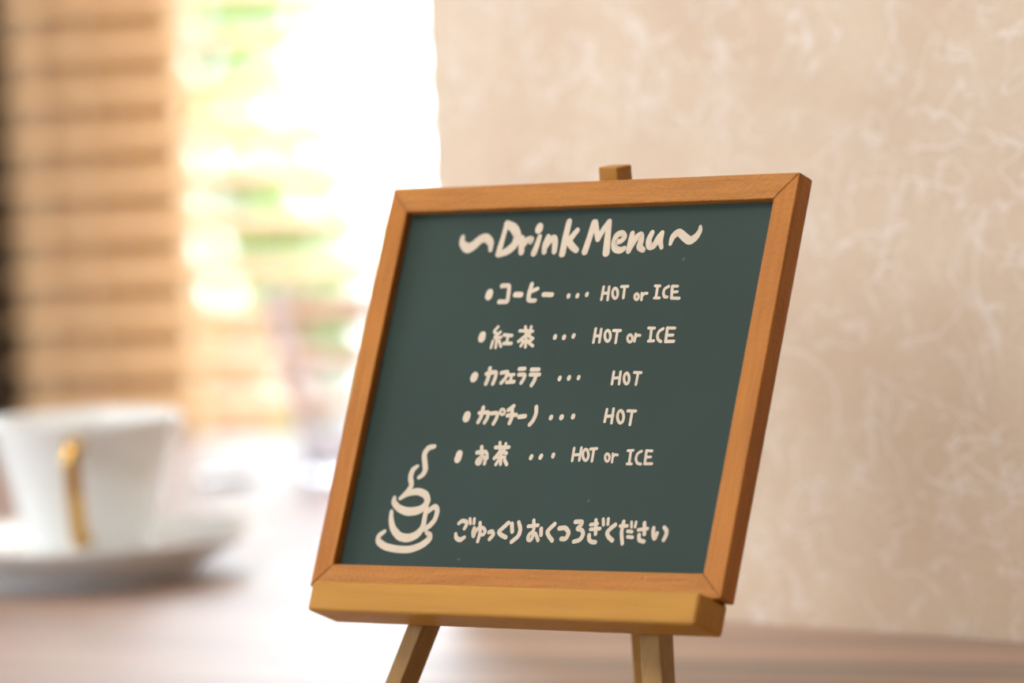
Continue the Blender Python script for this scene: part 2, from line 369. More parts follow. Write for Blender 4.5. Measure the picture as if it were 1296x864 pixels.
STROKES = {
 'title': [
  [(-50.49,51.42,0.83),(-50.49,51.33,0.85),(-50.47,51.07,0.89),(-50.46,50.73,0.95),(-50.42,49.96,1.07),(-50.29,49.54,1.16),(-49.93,49.04,1.27),(-49.46,48.64,1.38),(-48.42,47.94,1.59),(-47.86,47.66,1.68),(-47.23,47.55,1.74),(-46.74,47.63,1.74),(-45.89,48,1.7),(-45.42,48.24,1.67),(-44.86,48.63,1.64),(-44.4,49.02,1.62),(-43.58,49.8,1.58),(-43.13,50.17,1.56),(-42.58,50.5,1.54),(-42.13,50.68,1.54),(-41.32,50.87,1.54),(-40.86,50.89,1.53),(-40.29,50.75,1.5),(-39.8,50.49,1.47),(-38.89,49.87,1.4),(-38.48,49.48,1.35),(-38.12,48.96,1.26),(-37.95,48.48,1.17),(-37.8,47.54,0.99),(-37.73,47.13,0.91),(-37.68,46.81,0.85),(-37.66,46.71,0.82)],
  [(-32.99,55.74,0.98),(-33.01,55.55,0.98),(-33.06,55,0.97),(-33.12,54.27,0.96),(-33.27,52.61,0.93),(-33.36,51.73,0.92),(-33.46,50.73,0.94),(-33.55,49.95,0.98),(-33.72,48.62,1.06),(-33.81,47.93,1.09),(-33.91,47.2,1.1),(-33.99,46.67,1.07),(-34.12,45.82,1),(-34.18,45.44,0.97),(-34.22,45.16,0.95),(-34.23,45.07,0.94)],
  [(-32.95,55.56,1.18),(-32.81,55.5,1.2),(-32.42,55.32,1.25),(-31.9,55.08,1.33),(-30.73,54.53,1.5),(-30.12,54.18,1.57),(-29.46,53.67,1.61),(-28.97,53.18,1.62),(-28.16,52.2,1.59),(-27.81,51.65,1.57),(-27.59,50.96,1.55),(-27.57,50.37,1.54),(-27.72,49.3,1.51),(-27.88,48.73,1.49),(-28.21,48.13,1.48),(-28.59,47.68,1.47),(-29.41,46.94,1.46),(-29.92,46.55,1.43),(-30.62,46.15,1.37),(-31.28,45.86,1.3),(-32.56,45.4,1.13),(-33.13,45.19,1.05),(-33.55,45.03,1),(-33.7,44.98,0.98)],
  [(-25.55,50.29,1.17),(-25.54,50.2,1.17),(-25.49,49.91,1.17),(-25.42,49.53,1.17),(-25.27,48.68,1.17),(-25.19,48.21,1.17),(-25.07,47.65,1.17),(-24.97,47.2,1.17),(-24.77,46.39,1.17),(-24.68,46.04,1.17),(-24.62,45.77,1.17),(-24.6,45.68,1.17)],
  [(-24.54,47.9,1.09),(-24.5,47.97,1.09),(-24.37,48.18,1.1),(-24.2,48.46,1.12),(-23.81,49.08,1.14),(-23.56,49.37,1.15),(-23.19,49.63,1.16),(-22.82,49.77,1.16),(-22.08,49.91,1.14),(-21.77,49.93,1.13),(-21.54,49.86,1.09),(-21.49,49.7,1.05),(-21.55,49.33,0.97),(-21.58,49.16,0.93),(-21.6,49.03,0.9),(-21.6,48.99,0.89)],
  [(-19.11,54,1.44),(-19.22,53.23,1.52)],
  [(-18.32,50.73,0.89),(-18.34,50.62,0.9),(-18.38,50.28,0.92),(-18.43,49.84,0.94),(-18.55,48.82,1),(-18.64,48.26,1.03),(-18.76,47.59,1.06),(-18.89,47.03,1.09),(-19.15,46.02,1.13),(-19.27,45.58,1.15),(-19.36,45.24,1.16),(-19.39,45.13,1.16)],
  [(-14.75,50.53,0.97),(-14.78,50.42,0.97),(-14.87,50.1,0.99),(-14.99,49.67,1.02),(-15.26,48.7,1.07),(-15.36,48.18,1.09),(-15.42,47.57,1.09),(-15.39,47.08,1.07),(-15.28,46.21,1.02),(-15.22,45.83,0.99),(-15.19,45.54,0.97),(-15.17,45.45,0.97)],
  [(-15.24,46.78,0.97),(-15.18,46.89,0.97),(-15.02,47.2,0.99),(-14.79,47.62,1.02),(-14.28,48.55,1.07),(-13.99,49,1.1),(-13.62,49.42,1.13),(-13.29,49.67,1.15),(-12.69,50,1.17),(-12.38,50.05,1.19),(-12.08,49.9,1.19),(-11.88,49.58,1.19),(-11.59,48.79,1.17),(-11.44,48.34,1.16),(-11.32,47.77,1.14),(-11.25,47.27,1.11),(-11.16,46.34,1.05),(-11.12,45.93,1.03),(-11.09,45.63,1.01),(-11.08,45.52,1)],
  [(-7.41,55.53,1.08),(-7.42,55.34,1.09),(-7.44,54.77,1.11),(-7.48,54.01,1.13),(-7.55,52.31,1.19),(-7.59,51.31,1.21),(-7.62,50.01,1.23),(-7.63,48.83,1.25),(-7.63,46.63,1.26),(-7.63,45.65,1.26),(-7.63,44.91,1.27),(-7.63,44.67,1.27)],
  [(-3.39,52.43,0.96),(-5.63,49.52,1.16)],
  [(-6.31,49.36,1.16),(-6.24,49.27,1.16),(-6.01,49.02,1.17),(-5.72,48.67,1.19),(-5.05,47.9,1.23),(-4.66,47.5,1.24),(-4.17,47.07,1.23),(-3.73,46.75,1.21),(-2.93,46.22,1.14),(-2.57,45.99,1.11),(-2.3,45.82,1.08),(-2.21,45.76,1.07)],
  [(2.85,54.88,1.15),(2.83,54.71,1.15),(2.76,54.19,1.15),(2.67,53.49,1.15),(2.47,51.92,1.15),(2.35,51.01,1.15),(2.17,49.84,1.16),(2.01,48.81,1.17),(1.68,46.87,1.2),(1.54,46.01,1.21),(1.43,45.36,1.22),(1.4,45.15,1.23)],
  [(3.27,54.87,1.15),(5.73,49.22,0.96)],
  [(5.73,49.22,0.96),(5.78,49.33,0.96),(5.94,49.69,0.97),(6.14,50.15,0.99),(6.59,51.21,1.02),(6.87,51.79,1.03),(7.24,52.48,1.04),(7.59,53.04,1.03),(8.25,54.05,1.01),(8.54,54.5,1),(8.76,54.84,1),(8.84,54.95,0.99)],
  [(8.94,55.05,0.95),(8.96,54.85,0.97),(9.01,54.24,1),(9.09,53.43,1.04),(9.27,51.61,1.14),(9.37,50.58,1.19),(9.51,49.33,1.24),(9.64,48.26,1.28),(9.89,46.31,1.35),(10,45.45,1.38),(10.08,44.8,1.4),(10.11,44.58,1.41)],
  [(12.67,47.99,0.87),(12.77,48,0.88),(13.09,48.04,0.88),(13.51,48.08,0.89),(14.45,48.18,0.9),(14.92,48.29,0.91),(15.38,48.5,0.92),(15.68,48.76,0.92),(16.12,49.31,0.94),(16.25,49.61,0.95),(16.22,49.96,0.96),(16.03,50.23,0.98),(15.5,50.72,1.01),(15.18,50.91,1.03),(14.75,50.99,1.06),(14.36,50.92,1.08),(13.6,50.65,1.11),(13.24,50.43,1.13),(12.93,50.03,1.14),(12.76,49.59,1.14),(12.58,48.65,1.14),(12.54,48.16,1.15),(12.58,47.59,1.16),(12.71,47.15,1.17),(13.03,46.39,1.2),(13.27,46.03,1.22),(13.65,45.71,1.22),(14.06,45.53,1.2),(14.88,45.33,1.17),(15.3,45.26,1.14),(15.75,45.28,1.1),(16.08,45.37,1.05),(16.62,45.64,0.96),(16.85,45.75,0.91),(17.03,45.84,0.88),(17.09,45.87,0.87)],
  [(19.12,50.77,0.95),(19.12,50.66,0.96),(19.11,50.33,0.98),(19.11,49.88,1.01),(19.09,48.89,1.08),(19.07,48.32,1.1),(19.05,47.62,1.11),(19.03,47.02,1.1),(18.99,45.93,1.06),(18.97,45.44,1.04),(18.96,45.08,1.03),(18.95,44.96,1.02)],
  [(19.35,45.91,0.95),(19.41,46.05,0.95),(19.59,46.46,0.98),(19.84,47.01,1.01),(20.4,48.24,1.07),(20.72,48.84,1.1),(21.14,49.4,1.11),(21.5,49.74,1.1),(22.18,50.2,1.06),(22.5,50.3,1.04),(22.77,50.17,1.04),(22.92,49.84,1.06),(23.07,48.99,1.1),(23.12,48.53,1.12),(23.12,48,1.14),(23.07,47.58,1.16),(22.92,46.83,1.18),(22.92,46.46,1.19),(23.1,46.09,1.17),(23.38,45.85,1.14),(24.06,45.48,1.05),(24.35,45.32,1.02),(24.58,45.2,0.99),(24.65,45.16,0.98)],
  [(26.95,50.83,0.94),(26.91,50.73,0.95),(26.81,50.43,0.97),(26.66,50.03,1),(26.34,49.13,1.07),(26.23,48.64,1.11),(26.22,48.07,1.14),(26.32,47.61,1.17),(26.63,46.79,1.21),(26.84,46.44,1.22),(27.15,46.21,1.22),(27.47,46.17,1.21),(28.1,46.27,1.17),(28.44,46.43,1.15),(28.79,46.79,1.13),(29.06,47.24,1.13),(29.49,48.22,1.13),(29.73,48.73,1.12),(30,49.25,1.08),(30.22,49.62,1.03),(30.6,50.2,0.92),(30.77,50.46,0.88),(30.89,50.66,0.84),(30.94,50.72,0.83)],
  [(30.96,50.62,0.83),(30.95,50.5,0.83),(30.94,50.15,0.86),(30.91,49.68,0.89),(30.86,48.63,0.95),(30.88,48.08,0.97),(30.98,47.5,0.97),(31.13,47.08,0.93),(31.47,46.39,0.84),(31.63,46.08,0.79),(31.75,45.85,0.76),(31.78,45.77,0.75)],
  [(34.98,46.9,0.67),(35,46.99,0.69),(35.04,47.28,0.75),(35.09,47.66,0.82),(35.22,48.53,0.98),(35.36,48.98,1.06),(35.65,49.47,1.12),(35.99,49.83,1.16),(36.73,50.43,1.2),(37.15,50.62,1.22),(37.69,50.61,1.26),(38.16,50.39,1.28),(39.04,49.75,1.34),(39.53,49.4,1.36),(40.13,48.99,1.38),(40.64,48.66,1.39),(41.58,48.08,1.41),(42.07,47.87,1.4),(42.64,47.84,1.39),(43.08,47.98,1.36),(43.85,48.46,1.29),(44.23,48.75,1.25),(44.62,49.15,1.19),(44.89,49.53,1.13),(45.31,50.25,1.03),(45.49,50.63,0.97),(45.6,51.04,0.9),(45.62,51.34,0.84),(45.55,51.84,0.73),(45.52,52.06,0.68),(45.5,52.22,0.65),(45.49,52.28,0.63)],
 ],
 'coffee': [
  [(-34.51,30.95,1.37),(-34.36,31.93,1.33)],
  [(-29.86,34.24,0.74),(-29.8,34.25,0.74),(-29.63,34.26,0.74),(-29.39,34.28,0.74),(-28.86,34.32,0.74),(-28.56,34.33,0.74),(-28.18,34.34,0.73),(-27.86,34.34,0.71),(-27.28,34.33,0.69),(-27,34.25,0.68),(-26.78,34.01,0.68),(-26.68,33.69,0.69),(-26.6,32.98,0.71),(-26.55,32.53,0.72),(-26.48,31.88,0.73),(-26.42,31.25,0.73),(-26.3,30,0.71),(-26.28,29.45,0.7),(-26.34,29.03,0.7),(-26.46,28.88,0.7),(-26.76,28.86,0.7),(-27,28.86,0.7),(-27.42,28.86,0.71),(-27.88,28.86,0.71),(-28.84,28.88,0.73),(-29.27,28.89,0.73),(-29.59,28.89,0.74),(-29.7,28.89,0.74)],
  [(-23.54,31.17,0.89),(-21.19,31.13,0.89)],
  [(-17.58,34.63,0.73),(-17.59,34.5,0.74),(-17.64,34.13,0.75),(-17.7,33.62,0.76),(-17.84,32.49,0.79),(-17.89,31.91,0.8),(-17.92,31.29,0.81),(-17.91,30.84,0.81),(-17.85,30.11,0.81),(-17.79,29.76,0.81),(-17.65,29.47,0.8),(-17.5,29.32,0.79),(-17.15,29.16,0.76),(-16.92,29.09,0.74),(-16.58,29.04,0.73),(-16.24,29.03,0.72),(-15.55,29.05,0.71),(-15.25,29.05,0.7),(-15.02,29.06,0.7),(-14.95,29.06,0.69)],
  [(-17.89,31.91,0.66),(-14.85,33,0.66)],
  [(-11.91,31.03,0.77),(-8.51,30.89,0.77)],
  [(-1.65,30.14,0.69),(-1.67,30.56,0.69)],
  [(1.9,30.15,0.69),(1.97,30.56,0.69)],
  [(5.66,30.5,0.65),(5.72,30.91,0.65)],
  [(11.82,33.12,0.47),(11.9,28.95,0.47)],
  [(14.02,33.08,0.47),(14.41,28.78,0.47)],
  [(11.96,30.98,0.47),(14.15,31.01,0.47)],
  [(17.96,30.87,0.47),(18.02,30.02,0.47),(17.78,29.4,0.47),(17.3,29.18,0.47),(16.72,29.42,0.47),(16.19,30.06,0.47),(15.84,30.91,0.47),(15.79,31.77,0.47),(16.03,32.39,0.47),(16.5,32.6,0.47),(17.09,32.36,0.47),(17.62,31.73,0.47),(17.96,30.87,0.47)],
  [(18.86,33.08,0.47),(21.47,33.09,0.47)],
  [(20.23,32.96,0.47),(20.54,29.31,0.47)],
  [(26.51,29.6,0.46),(26.52,29.11,0.46),(26.31,28.76,0.46),(25.94,28.64,0.46),(25.51,28.77,0.46),(25.14,29.14,0.46),(24.92,29.62,0.46),(24.91,30.11,0.46),(25.12,30.46,0.46),(25.49,30.58,0.46),(25.92,30.45,0.46),(26.29,30.08,0.46),(26.51,29.6,0.46)],
  [(27.52,30.7,0.46),(27.86,28.57,0.46)],
  [(27.78,29.57,0.46),(27.8,29.62,0.46),(27.89,29.74,0.46),(28,29.92,0.46),(28.24,30.3,0.46),(28.4,30.48,0.46),(28.62,30.6,0.46),(28.83,30.64,0.46),(29.25,30.63,0.46),(29.44,30.63,0.46),(29.57,30.63,0.46),(29.62,30.63,0.46)],
  [(32.22,33.06,0.45),(34.1,32.99,0.45)],
  [(33.24,32.86,0.49),(33.4,29.17,0.49)],
  [(32.78,29.06,0.44),(34.83,29.02,0.44)],
  [(37.55,32.77,0.49),(37.49,32.74,0.49),(37.32,32.66,0.49),(37.09,32.54,0.49),(36.57,32.28,0.49),(36.33,32.11,0.49),(36.14,31.86,0.49),(36.06,31.61,0.49),(36,31.12,0.49),(36.01,30.85,0.49),(36.07,30.53,0.49),(36.18,30.25,0.49),(36.43,29.76,0.49),(36.59,29.54,0.49),(36.8,29.37,0.49),(37.01,29.31,0.49),(37.4,29.29,0.49),(37.57,29.28,0.49),(37.7,29.27,0.49),(37.74,29.27,0.49)],
  [(39.02,32.74,0.53),(39.52,28.97,0.52)],
  [(38.99,32.86,0.44),(41.12,32.76,0.44)],
  [(39.23,30.87,0.44),(41.35,30.95,0.44)],
  [(39.54,28.88,0.49),(42.56,28.77,0.49)],
 ],
 'tea': [
  [(-33.86,16.6,1.36),(-33.76,17.58,1.28)],
  [(-28.02,20.38,0.5),(-28.08,20.31,0.5),(-28.25,20.12,0.5),(-28.48,19.85,0.5),(-28.99,19.25,0.5),(-29.16,18.95,0.5),(-29.12,18.66,0.5),(-28.91,18.47,0.5),(-28.3,18.18,0.5),(-28.03,18.05,0.5),(-27.83,17.96,0.5),(-27.76,17.93,0.5)],
  [(-26.56,18.61,0.5),(-26.66,18.53,0.5),(-26.95,18.28,0.5),(-27.35,17.95,0.5),(-28.25,17.21,0.5),(-28.52,16.89,0.5),(-28.43,16.68,0.5),(-28.03,16.64,0.5),(-26.88,16.76,0.5),(-26.37,16.81,0.5),(-25.99,16.84,0.5),(-25.87,16.86,0.5)],
  [(-27.6,16.77,0.5),(-27.27,13.38,0.5)],
  [(-28.97,15.57,0.5),(-29.2,13.4,0.5)],
  [(-26.44,15.71,0.5),(-25.18,13.71,0.5)],
  [(-24.9,17.61,0.54),(-21.56,17.36,0.54)],
  [(-23.15,17.42,0.5),(-23.08,15.08,0.5)],
  [(-24.32,14.74,0.58),(-21.16,14.71,0.58)],
  [(-18.75,18.93,0.52),(-13.36,18.69,0.52)],
  [(-16.74,20.23,0.52),(-15.72,17.78,0.52)],
  [(-14.36,20.19,0.52),(-14.44,17.76,0.52)],
  [(-15.75,17.57,0.52),(-15.8,17.52,0.52),(-15.94,17.39,0.52),(-16.14,17.22,0.52),(-16.57,16.82,0.52),(-16.83,16.6,0.52),(-17.14,16.34,0.52),(-17.42,16.12,0.52),(-17.93,15.72,0.52),(-18.16,15.55,0.52),(-18.33,15.42,0.52),(-18.39,15.37,0.52)],
  [(-15.54,17.57,0.52),(-12.67,16.21,0.52)],
  [(-16.92,15.43,0.46),(-13.22,15.52,0.46)],
  [(-15.52,16.28,0.54),(-15.08,13.46,0.54)],
  [(-16.45,14.9,0.52),(-17.04,13.83,0.52)],
  [(-14.19,14.98,0.52),(-12.2,13.78,0.52)],
  [(-3.85,16.45,0.72),(-3.78,16.87,0.72)],
  [(-0.18,16.34,0.72),(-0.11,16.75,0.72)],
  [(3.53,16.71,0.68),(3.68,17.12,0.68)],
  [(11.93,19.22,0.48),(12.06,14.67,0.48)],
  [(14.17,19.01,0.48),(14.4,14.76,0.48)],
  [(12.03,16.79,0.48),(14.32,16.82,0.48)],
  [(18.36,16.77,0.48),(18.42,15.86,0.48),(18.17,15.2,0.48),(17.66,14.97,0.48),(17.04,15.22,0.48),(16.47,15.89,0.48),(16.1,16.8,0.48),(16.04,17.71,0.48),(16.3,18.37,0.48),(16.81,18.61,0.48),(17.43,18.36,0.48),(18,17.68,0.48),(18.36,16.77,0.48)],
  [(19.15,18.52,0.48),(21.99,18.45,0.48)],
  [(20.74,18.37,0.48),(20.93,14.48,0.48)],
  [(27.26,15.82,0.46),(27.27,15.22,0.46),(27.01,14.78,0.46),(26.56,14.62,0.46),(26.04,14.79,0.46),(25.58,15.24,0.46),(25.31,15.84,0.46),(25.3,16.44,0.46),(25.55,16.88,0.46),(26,17.04,0.46),(26.53,16.87,0.46),(26.99,16.42,0.46),(27.26,15.82,0.46)],
  [(28.22,17.25,0.46),(28.3,14.9,0.46)],
  [(28.29,16.17,0.46),(28.32,16.2,0.46),(28.41,16.28,0.46),(28.53,16.4,0.46),(28.79,16.65,0.46),(28.95,16.76,0.46),(29.16,16.83,0.46),(29.34,16.84,0.46),(29.71,16.79,0.46),(29.87,16.77,0.46),(29.99,16.75,0.46),(30.03,16.75,0.46)],
  [(32.8,19.18,0.46),(35.22,19.09,0.46)],
  [(34.03,18.98,0.49),(34.4,15.01,0.49)],
  [(33.69,14.87,0.46),(35.82,14.91,0.46)],
  [(38.59,18.86,0.49),(38.53,18.83,0.49),(38.35,18.73,0.49),(38.11,18.6,0.49),(37.58,18.3,0.49),(37.33,18.11,0.49),(37.11,17.83,0.49),(37.01,17.56,0.49),(36.9,17.02,0.49),(36.88,16.73,0.49),(36.92,16.39,0.49),(37.02,16.11,0.49),(37.26,15.62,0.49),(37.41,15.38,0.49),(37.63,15.16,0.49),(37.85,15.02,0.49),(38.28,14.83,0.49),(38.47,14.75,0.49),(38.61,14.68,0.49),(38.66,14.66,0.49)],
  [(40.23,19.02,0.52),(40.49,14.76,0.52)],
  [(40.14,19.08,0.47),(43.15,18.98,0.47)],
  [(40.26,16.68,0.47),(42.89,16.71,0.47)],
  [(40.45,14.64,0.52),(43.64,14.67,0.52)],
 ],
 'latte': [
  [(-33.79,3.16,1.36),(-33.58,3.86,1.32)],
  [(-28.91,4.56,0.68),(-28.83,4.57,0.68),(-28.6,4.61,0.68),(-28.29,4.66,0.68),(-27.6,4.78,0.68),(-27.22,4.85,0.68),(-26.75,4.93,0.68),(-26.37,5,0.68),(-25.68,5.12,0.67),(-25.36,5.12,0.67),(-25.1,4.99,0.67),(-24.98,4.78,0.67),(-24.88,4.28,0.67),(-24.87,3.95,0.67),(-24.91,3.47,0.67),(-25,3,0.67),(-25.23,2.06,0.67),(-25.33,1.65,0.67),(-25.41,1.34,0.67),(-25.44,1.23,0.67)],
  [(-27.87,6.4,0.71),(-27.86,6.28,0.71),(-27.84,5.93,0.71),(-27.82,5.47,0.71),(-27.76,4.43,0.71),(-27.76,3.88,0.71),(-27.81,3.26,0.71),(-27.9,2.78,0.71),(-28.11,1.97,0.71),(-28.21,1.61,0.71),(-28.28,1.34,0.71),(-28.3,1.25,0.71)],
  [(-22.83,4.83,0.65),(-22.72,4.85,0.65),(-22.39,4.9,0.65),(-21.94,4.98,0.65),(-20.94,5.15,0.65),(-20.52,5.13,0.65),(-20.25,4.93,0.65),(-20.22,4.6,0.65),(-20.41,3.81,0.65),(-20.56,3.4,0.65),(-20.8,2.94,0.65),(-21.06,2.59,0.65),(-21.61,2.01,0.65),(-21.85,1.75,0.65),(-22.03,1.56,0.65),(-22.09,1.49,0.65)],
  [(-19.42,4.11,0.52),(-17.46,4.24,0.52)],
  [(-18.37,3.96,0.54),(-18.45,2.23,0.54)],
  [(-19.8,1.69,0.61),(-16.92,1.88,0.61)],
  [(-15.76,6.1,0.65),(-13.57,6.15,0.65)],
  [(-15.47,4.22,0.65),(-15.37,4.22,0.65),(-15.06,4.23,0.65),(-14.66,4.24,0.65),(-13.75,4.26,0.65),(-13.35,4.21,0.65),(-13.07,4.04,0.65),(-12.99,3.81,0.65),(-13.05,3.29,0.65),(-13.11,3,0.65),(-13.22,2.66,0.65),(-13.35,2.38,0.65),(-13.64,1.89,0.65),(-13.77,1.67,0.65),(-13.87,1.5,0.65),(-13.9,1.45,0.65)],
  [(-10.76,5.85,0.65),(-7.81,5.86,0.65)],
  [(-10.82,4.19,0.63),(-7.12,4.2,0.63)],
  [(-8.43,4.07,0.69),(-8.44,4,0.69),(-8.46,3.77,0.69),(-8.5,3.46,0.69),(-8.57,2.78,0.69),(-8.64,2.42,0.69),(-8.77,2,0.69),(-8.91,1.68,0.69),(-9.22,1.12,0.69),(-9.35,0.88,0.69),(-9.45,0.69,0.69),(-9.49,0.63,0.69)],
  [(1.35,2.6,0.68),(1.44,3.08,0.68)],
  [(5.05,2.78,0.72),(5.12,3.19,0.72)],
  [(8.89,2.83,0.64),(8.96,3.24,0.64)],
  [(22.49,4.85,0.47),(22.67,0.88,0.47)],
  [(25.15,4.83,0.47),(25.48,0.87,0.47)],
  [(22.66,2.77,0.47),(25.27,2.94,0.47)],
  [(29.06,2.64,0.47),(29.13,1.74,0.47),(28.91,1.09,0.47),(28.45,0.85,0.47),(27.88,1.09,0.47),(27.35,1.76,0.47),(27.01,2.66,0.47),(26.93,3.56,0.47),(27.16,4.21,0.47),(27.61,4.45,0.47),(28.18,4.21,0.47),(28.71,3.54,0.47),(29.06,2.64,0.47)],
  [(30.59,4.61,0.47),(33.3,4.5,0.47)],
  [(32.14,4.42,0.47),(32.16,0.65,0.47)],
 ],
 'cappuccino': [
  [(-33.54,-10.21,1.39),(-33.4,-9.37,1.35)],
  [(-28.56,-8.54,0.65),(-28.47,-8.54,0.65),(-28.22,-8.52,0.65),(-27.88,-8.5,0.65),(-27.13,-8.45,0.65),(-26.72,-8.43,0.65),(-26.24,-8.4,0.65),(-25.86,-8.38,0.65),(-25.2,-8.34,0.65),(-24.91,-8.41,0.65),(-24.73,-8.64,0.65),(-24.7,-8.97,0.65),(-24.8,-9.72,0.65),(-24.88,-10.11,0.65),(-25,-10.52,0.65),(-25.13,-10.82,0.65),(-25.39,-11.32,0.65),(-25.5,-11.54,0.65),(-25.59,-11.71,0.65),(-25.62,-11.77,0.65)],
  [(-27.38,-6.74,0.69),(-27.38,-6.85,0.69),(-27.37,-7.19,0.69),(-27.37,-7.63,0.69),(-27.35,-8.63,0.69),(-27.38,-9.16,0.69),(-27.49,-9.74,0.69),(-27.64,-10.18,0.69),(-28,-10.93,0.69),(-28.15,-11.26,0.69),(-28.27,-11.51,0.69),(-28.31,-11.59,0.69)],
  [(-23.53,-8.69,0.65),(-23.43,-8.68,0.65),(-23.12,-8.66,0.65),(-22.72,-8.62,0.65),(-21.8,-8.55,0.65),(-21.39,-8.59,0.65),(-21.09,-8.77,0.65),(-20.99,-9.04,0.65),(-20.99,-9.66,0.65),(-21.02,-10.01,0.65),(-21.13,-10.45,0.65),(-21.28,-10.82,0.65),(-21.62,-11.5,0.65),(-21.77,-11.81,0.65),(-21.88,-12.03,0.65),(-21.92,-12.11,0.65)],
  [(-18.21,-8.21,0.48),(-18.23,-8.66,0.48),(-18.49,-8.99,0.48),(-18.92,-9.11,0.48),(-19.42,-8.99,0.48),(-19.84,-8.66,0.48),(-20.08,-8.21,0.48),(-20.06,-7.76,0.48),(-19.8,-7.43,0.48),(-19.37,-7.31,0.48),(-18.87,-7.43,0.48),(-18.45,-7.76,0.48),(-18.21,-8.21,0.48)],
  [(-15.01,-6.28,0.65),(-16.87,-7.63,0.65)],
  [(-16.86,-9.42,0.65),(-13.28,-9.18,0.65)],
  [(-15.44,-7.11,0.69),(-15.41,-7.22,0.69),(-15.33,-7.55,0.69),(-15.22,-7.99,0.69),(-14.98,-8.99,0.69),(-14.89,-9.51,0.69),(-14.89,-10.09,0.69),(-14.96,-10.53,0.69),(-15.19,-11.27,0.69),(-15.29,-11.61,0.69),(-15.37,-11.85,0.69),(-15.39,-11.94,0.69)],
  [(-11.93,-9.87,0.72),(-9.55,-9.63,0.72)],
  [(-5.75,-6.61,0.7),(-5.73,-6.7,0.7),(-5.68,-6.97,0.7),(-5.6,-7.33,0.7),(-5.44,-8.13,0.7),(-5.39,-8.58,0.7),(-5.41,-9.11,0.7),(-5.49,-9.56,0.7),(-5.72,-10.36,0.7),(-5.87,-10.77,0.7),(-6.08,-11.21,0.7),(-6.28,-11.51,0.7),(-6.69,-12.01,0.7),(-6.87,-12.23,0.7),(-7.01,-12.39,0.7),(-7.06,-12.45,0.7)],
  [(0.95,-10.29,0.72),(1.06,-9.88,0.72)],
  [(5.16,-10.16,0.83),(5.26,-9.88,0.83)],
  [(9.75,-9.95,0.75),(9.82,-9.54,0.75)],
  [(22.68,-7.48,0.49),(22.69,-11.43,0.49)],
  [(25.23,-7.3,0.49),(25.5,-11.87,0.49)],
  [(22.77,-9.72,0.49),(25.49,-9.55,0.49)],
  [(29.82,-9.86,0.49),(29.89,-10.89,0.49),(29.62,-11.64,0.49),(29.06,-11.92,0.49),(28.38,-11.64,0.49),(27.75,-10.89,0.49),(27.34,-9.86,0.49),(27.27,-8.83,0.49),(27.55,-8.08,0.49),(28.1,-7.8,0.49),(28.78,-8.08,0.49),(29.41,-8.83,0.49),(29.82,-9.86,0.49)],
  [(30.93,-7.94,0.49),(34.06,-8.03,0.49)],
  [(32.74,-8.12,0.49),(32.83,-12.41,0.49)],
 ],
 'green': [
  [(-33.67,-23.91,1.3),(-33.37,-22.22,1.2)],
  [(-26.21,-21.73,0.69),(-22.74,-21.52,0.68)],
  [(-24.75,-19.88,0.65),(-24.71,-20.01,0.65),(-24.61,-20.42,0.65),(-24.48,-20.97,0.65),(-24.17,-22.19,0.65),(-24.05,-22.83,0.65),(-23.99,-23.51,0.65),(-24.01,-24,0.65),(-24.14,-24.82,0.65),(-24.25,-25.17,0.65),(-24.44,-25.41,0.65),(-24.66,-25.45,0.65),(-25.13,-25.33,0.65),(-25.33,-25.24,0.65),(-25.47,-25.06,0.65),(-25.5,-24.87,0.65),(-25.46,-24.46,0.65),(-25.37,-24.23,0.65),(-25.14,-23.97,0.65),(-24.86,-23.75,0.65),(-24.24,-23.36,0.65),(-23.9,-23.21,0.65),(-23.53,-23.15,0.65),(-23.23,-23.2,0.65),(-22.72,-23.41,0.65),(-22.49,-23.57,0.65),(-22.31,-23.86,0.65),(-22.25,-24.16,0.65),(-22.23,-24.8,0.65),(-22.22,-25.09,0.65),(-22.22,-25.3,0.65),(-22.22,-25.37,0.65)],
  [(-22.06,-21.97,0.54),(-21.54,-23.59,0.54)],
  [(-19.04,-20.02,0.61),(-13.61,-19.93,0.61)],
  [(-17.64,-18.4,0.54),(-17.01,-20.66,0.54)],
  [(-15.16,-18.78,0.54),(-15.26,-20.81,0.54)],
  [(-16.86,-21.24,0.61),(-16.89,-21.29,0.61),(-16.99,-21.43,0.61),(-17.11,-21.62,0.61),(-17.39,-22.05,0.61),(-17.56,-22.29,0.61),(-17.77,-22.58,0.61),(-17.97,-22.82,0.61),(-18.33,-23.25,0.61),(-18.49,-23.45,0.61),(-18.62,-23.59,0.61),(-18.66,-23.64,0.61)],
  [(-16.54,-21.24,0.61),(-14.15,-21.94,0.61)],
  [(-17.54,-23.31,0.54),(-14.46,-23.23,0.54)],
  [(-16.29,-21.95,0.57),(-15.64,-25.56,0.57)],
  [(-16.94,-24.47,0.57),(-17.53,-25.63,0.57)],
  [(-14.29,-24.26,0.61),(-13.16,-25.61,0.61)],
  [(-3.9,-23.43,0.71),(-3.71,-22.92,0.71)],
  [(-0.09,-23.28,0.71),(0.17,-22.71,0.71)],
  [(4.86,-22.87,0.67),(4.92,-22.3,0.67)],
  [(12.7,-20.16,0.47),(12.87,-24.24,0.47)],
  [(15.54,-20.01,0.47),(15.63,-24.09,0.47)],
  [(12.83,-22.39,0.47),(15.58,-22.18,0.47)],
  [(18.87,-22.3,0.47),(18.94,-23.22,0.47),(18.69,-23.89,0.47),(18.19,-24.14,0.47),(17.58,-23.9,0.47),(17.01,-23.23,0.47),(16.64,-22.31,0.47),(16.57,-21.39,0.47),(16.82,-20.72,0.47),(17.32,-20.47,0.47),(17.94,-20.71,0.47),(18.5,-21.38,0.47),(18.87,-22.3,0.47)],
  [(19.21,-20.39,0.47),(21.72,-20.25,0.47)],
  [(20.59,-20.52,0.47),(20.7,-24.32,0.47)],
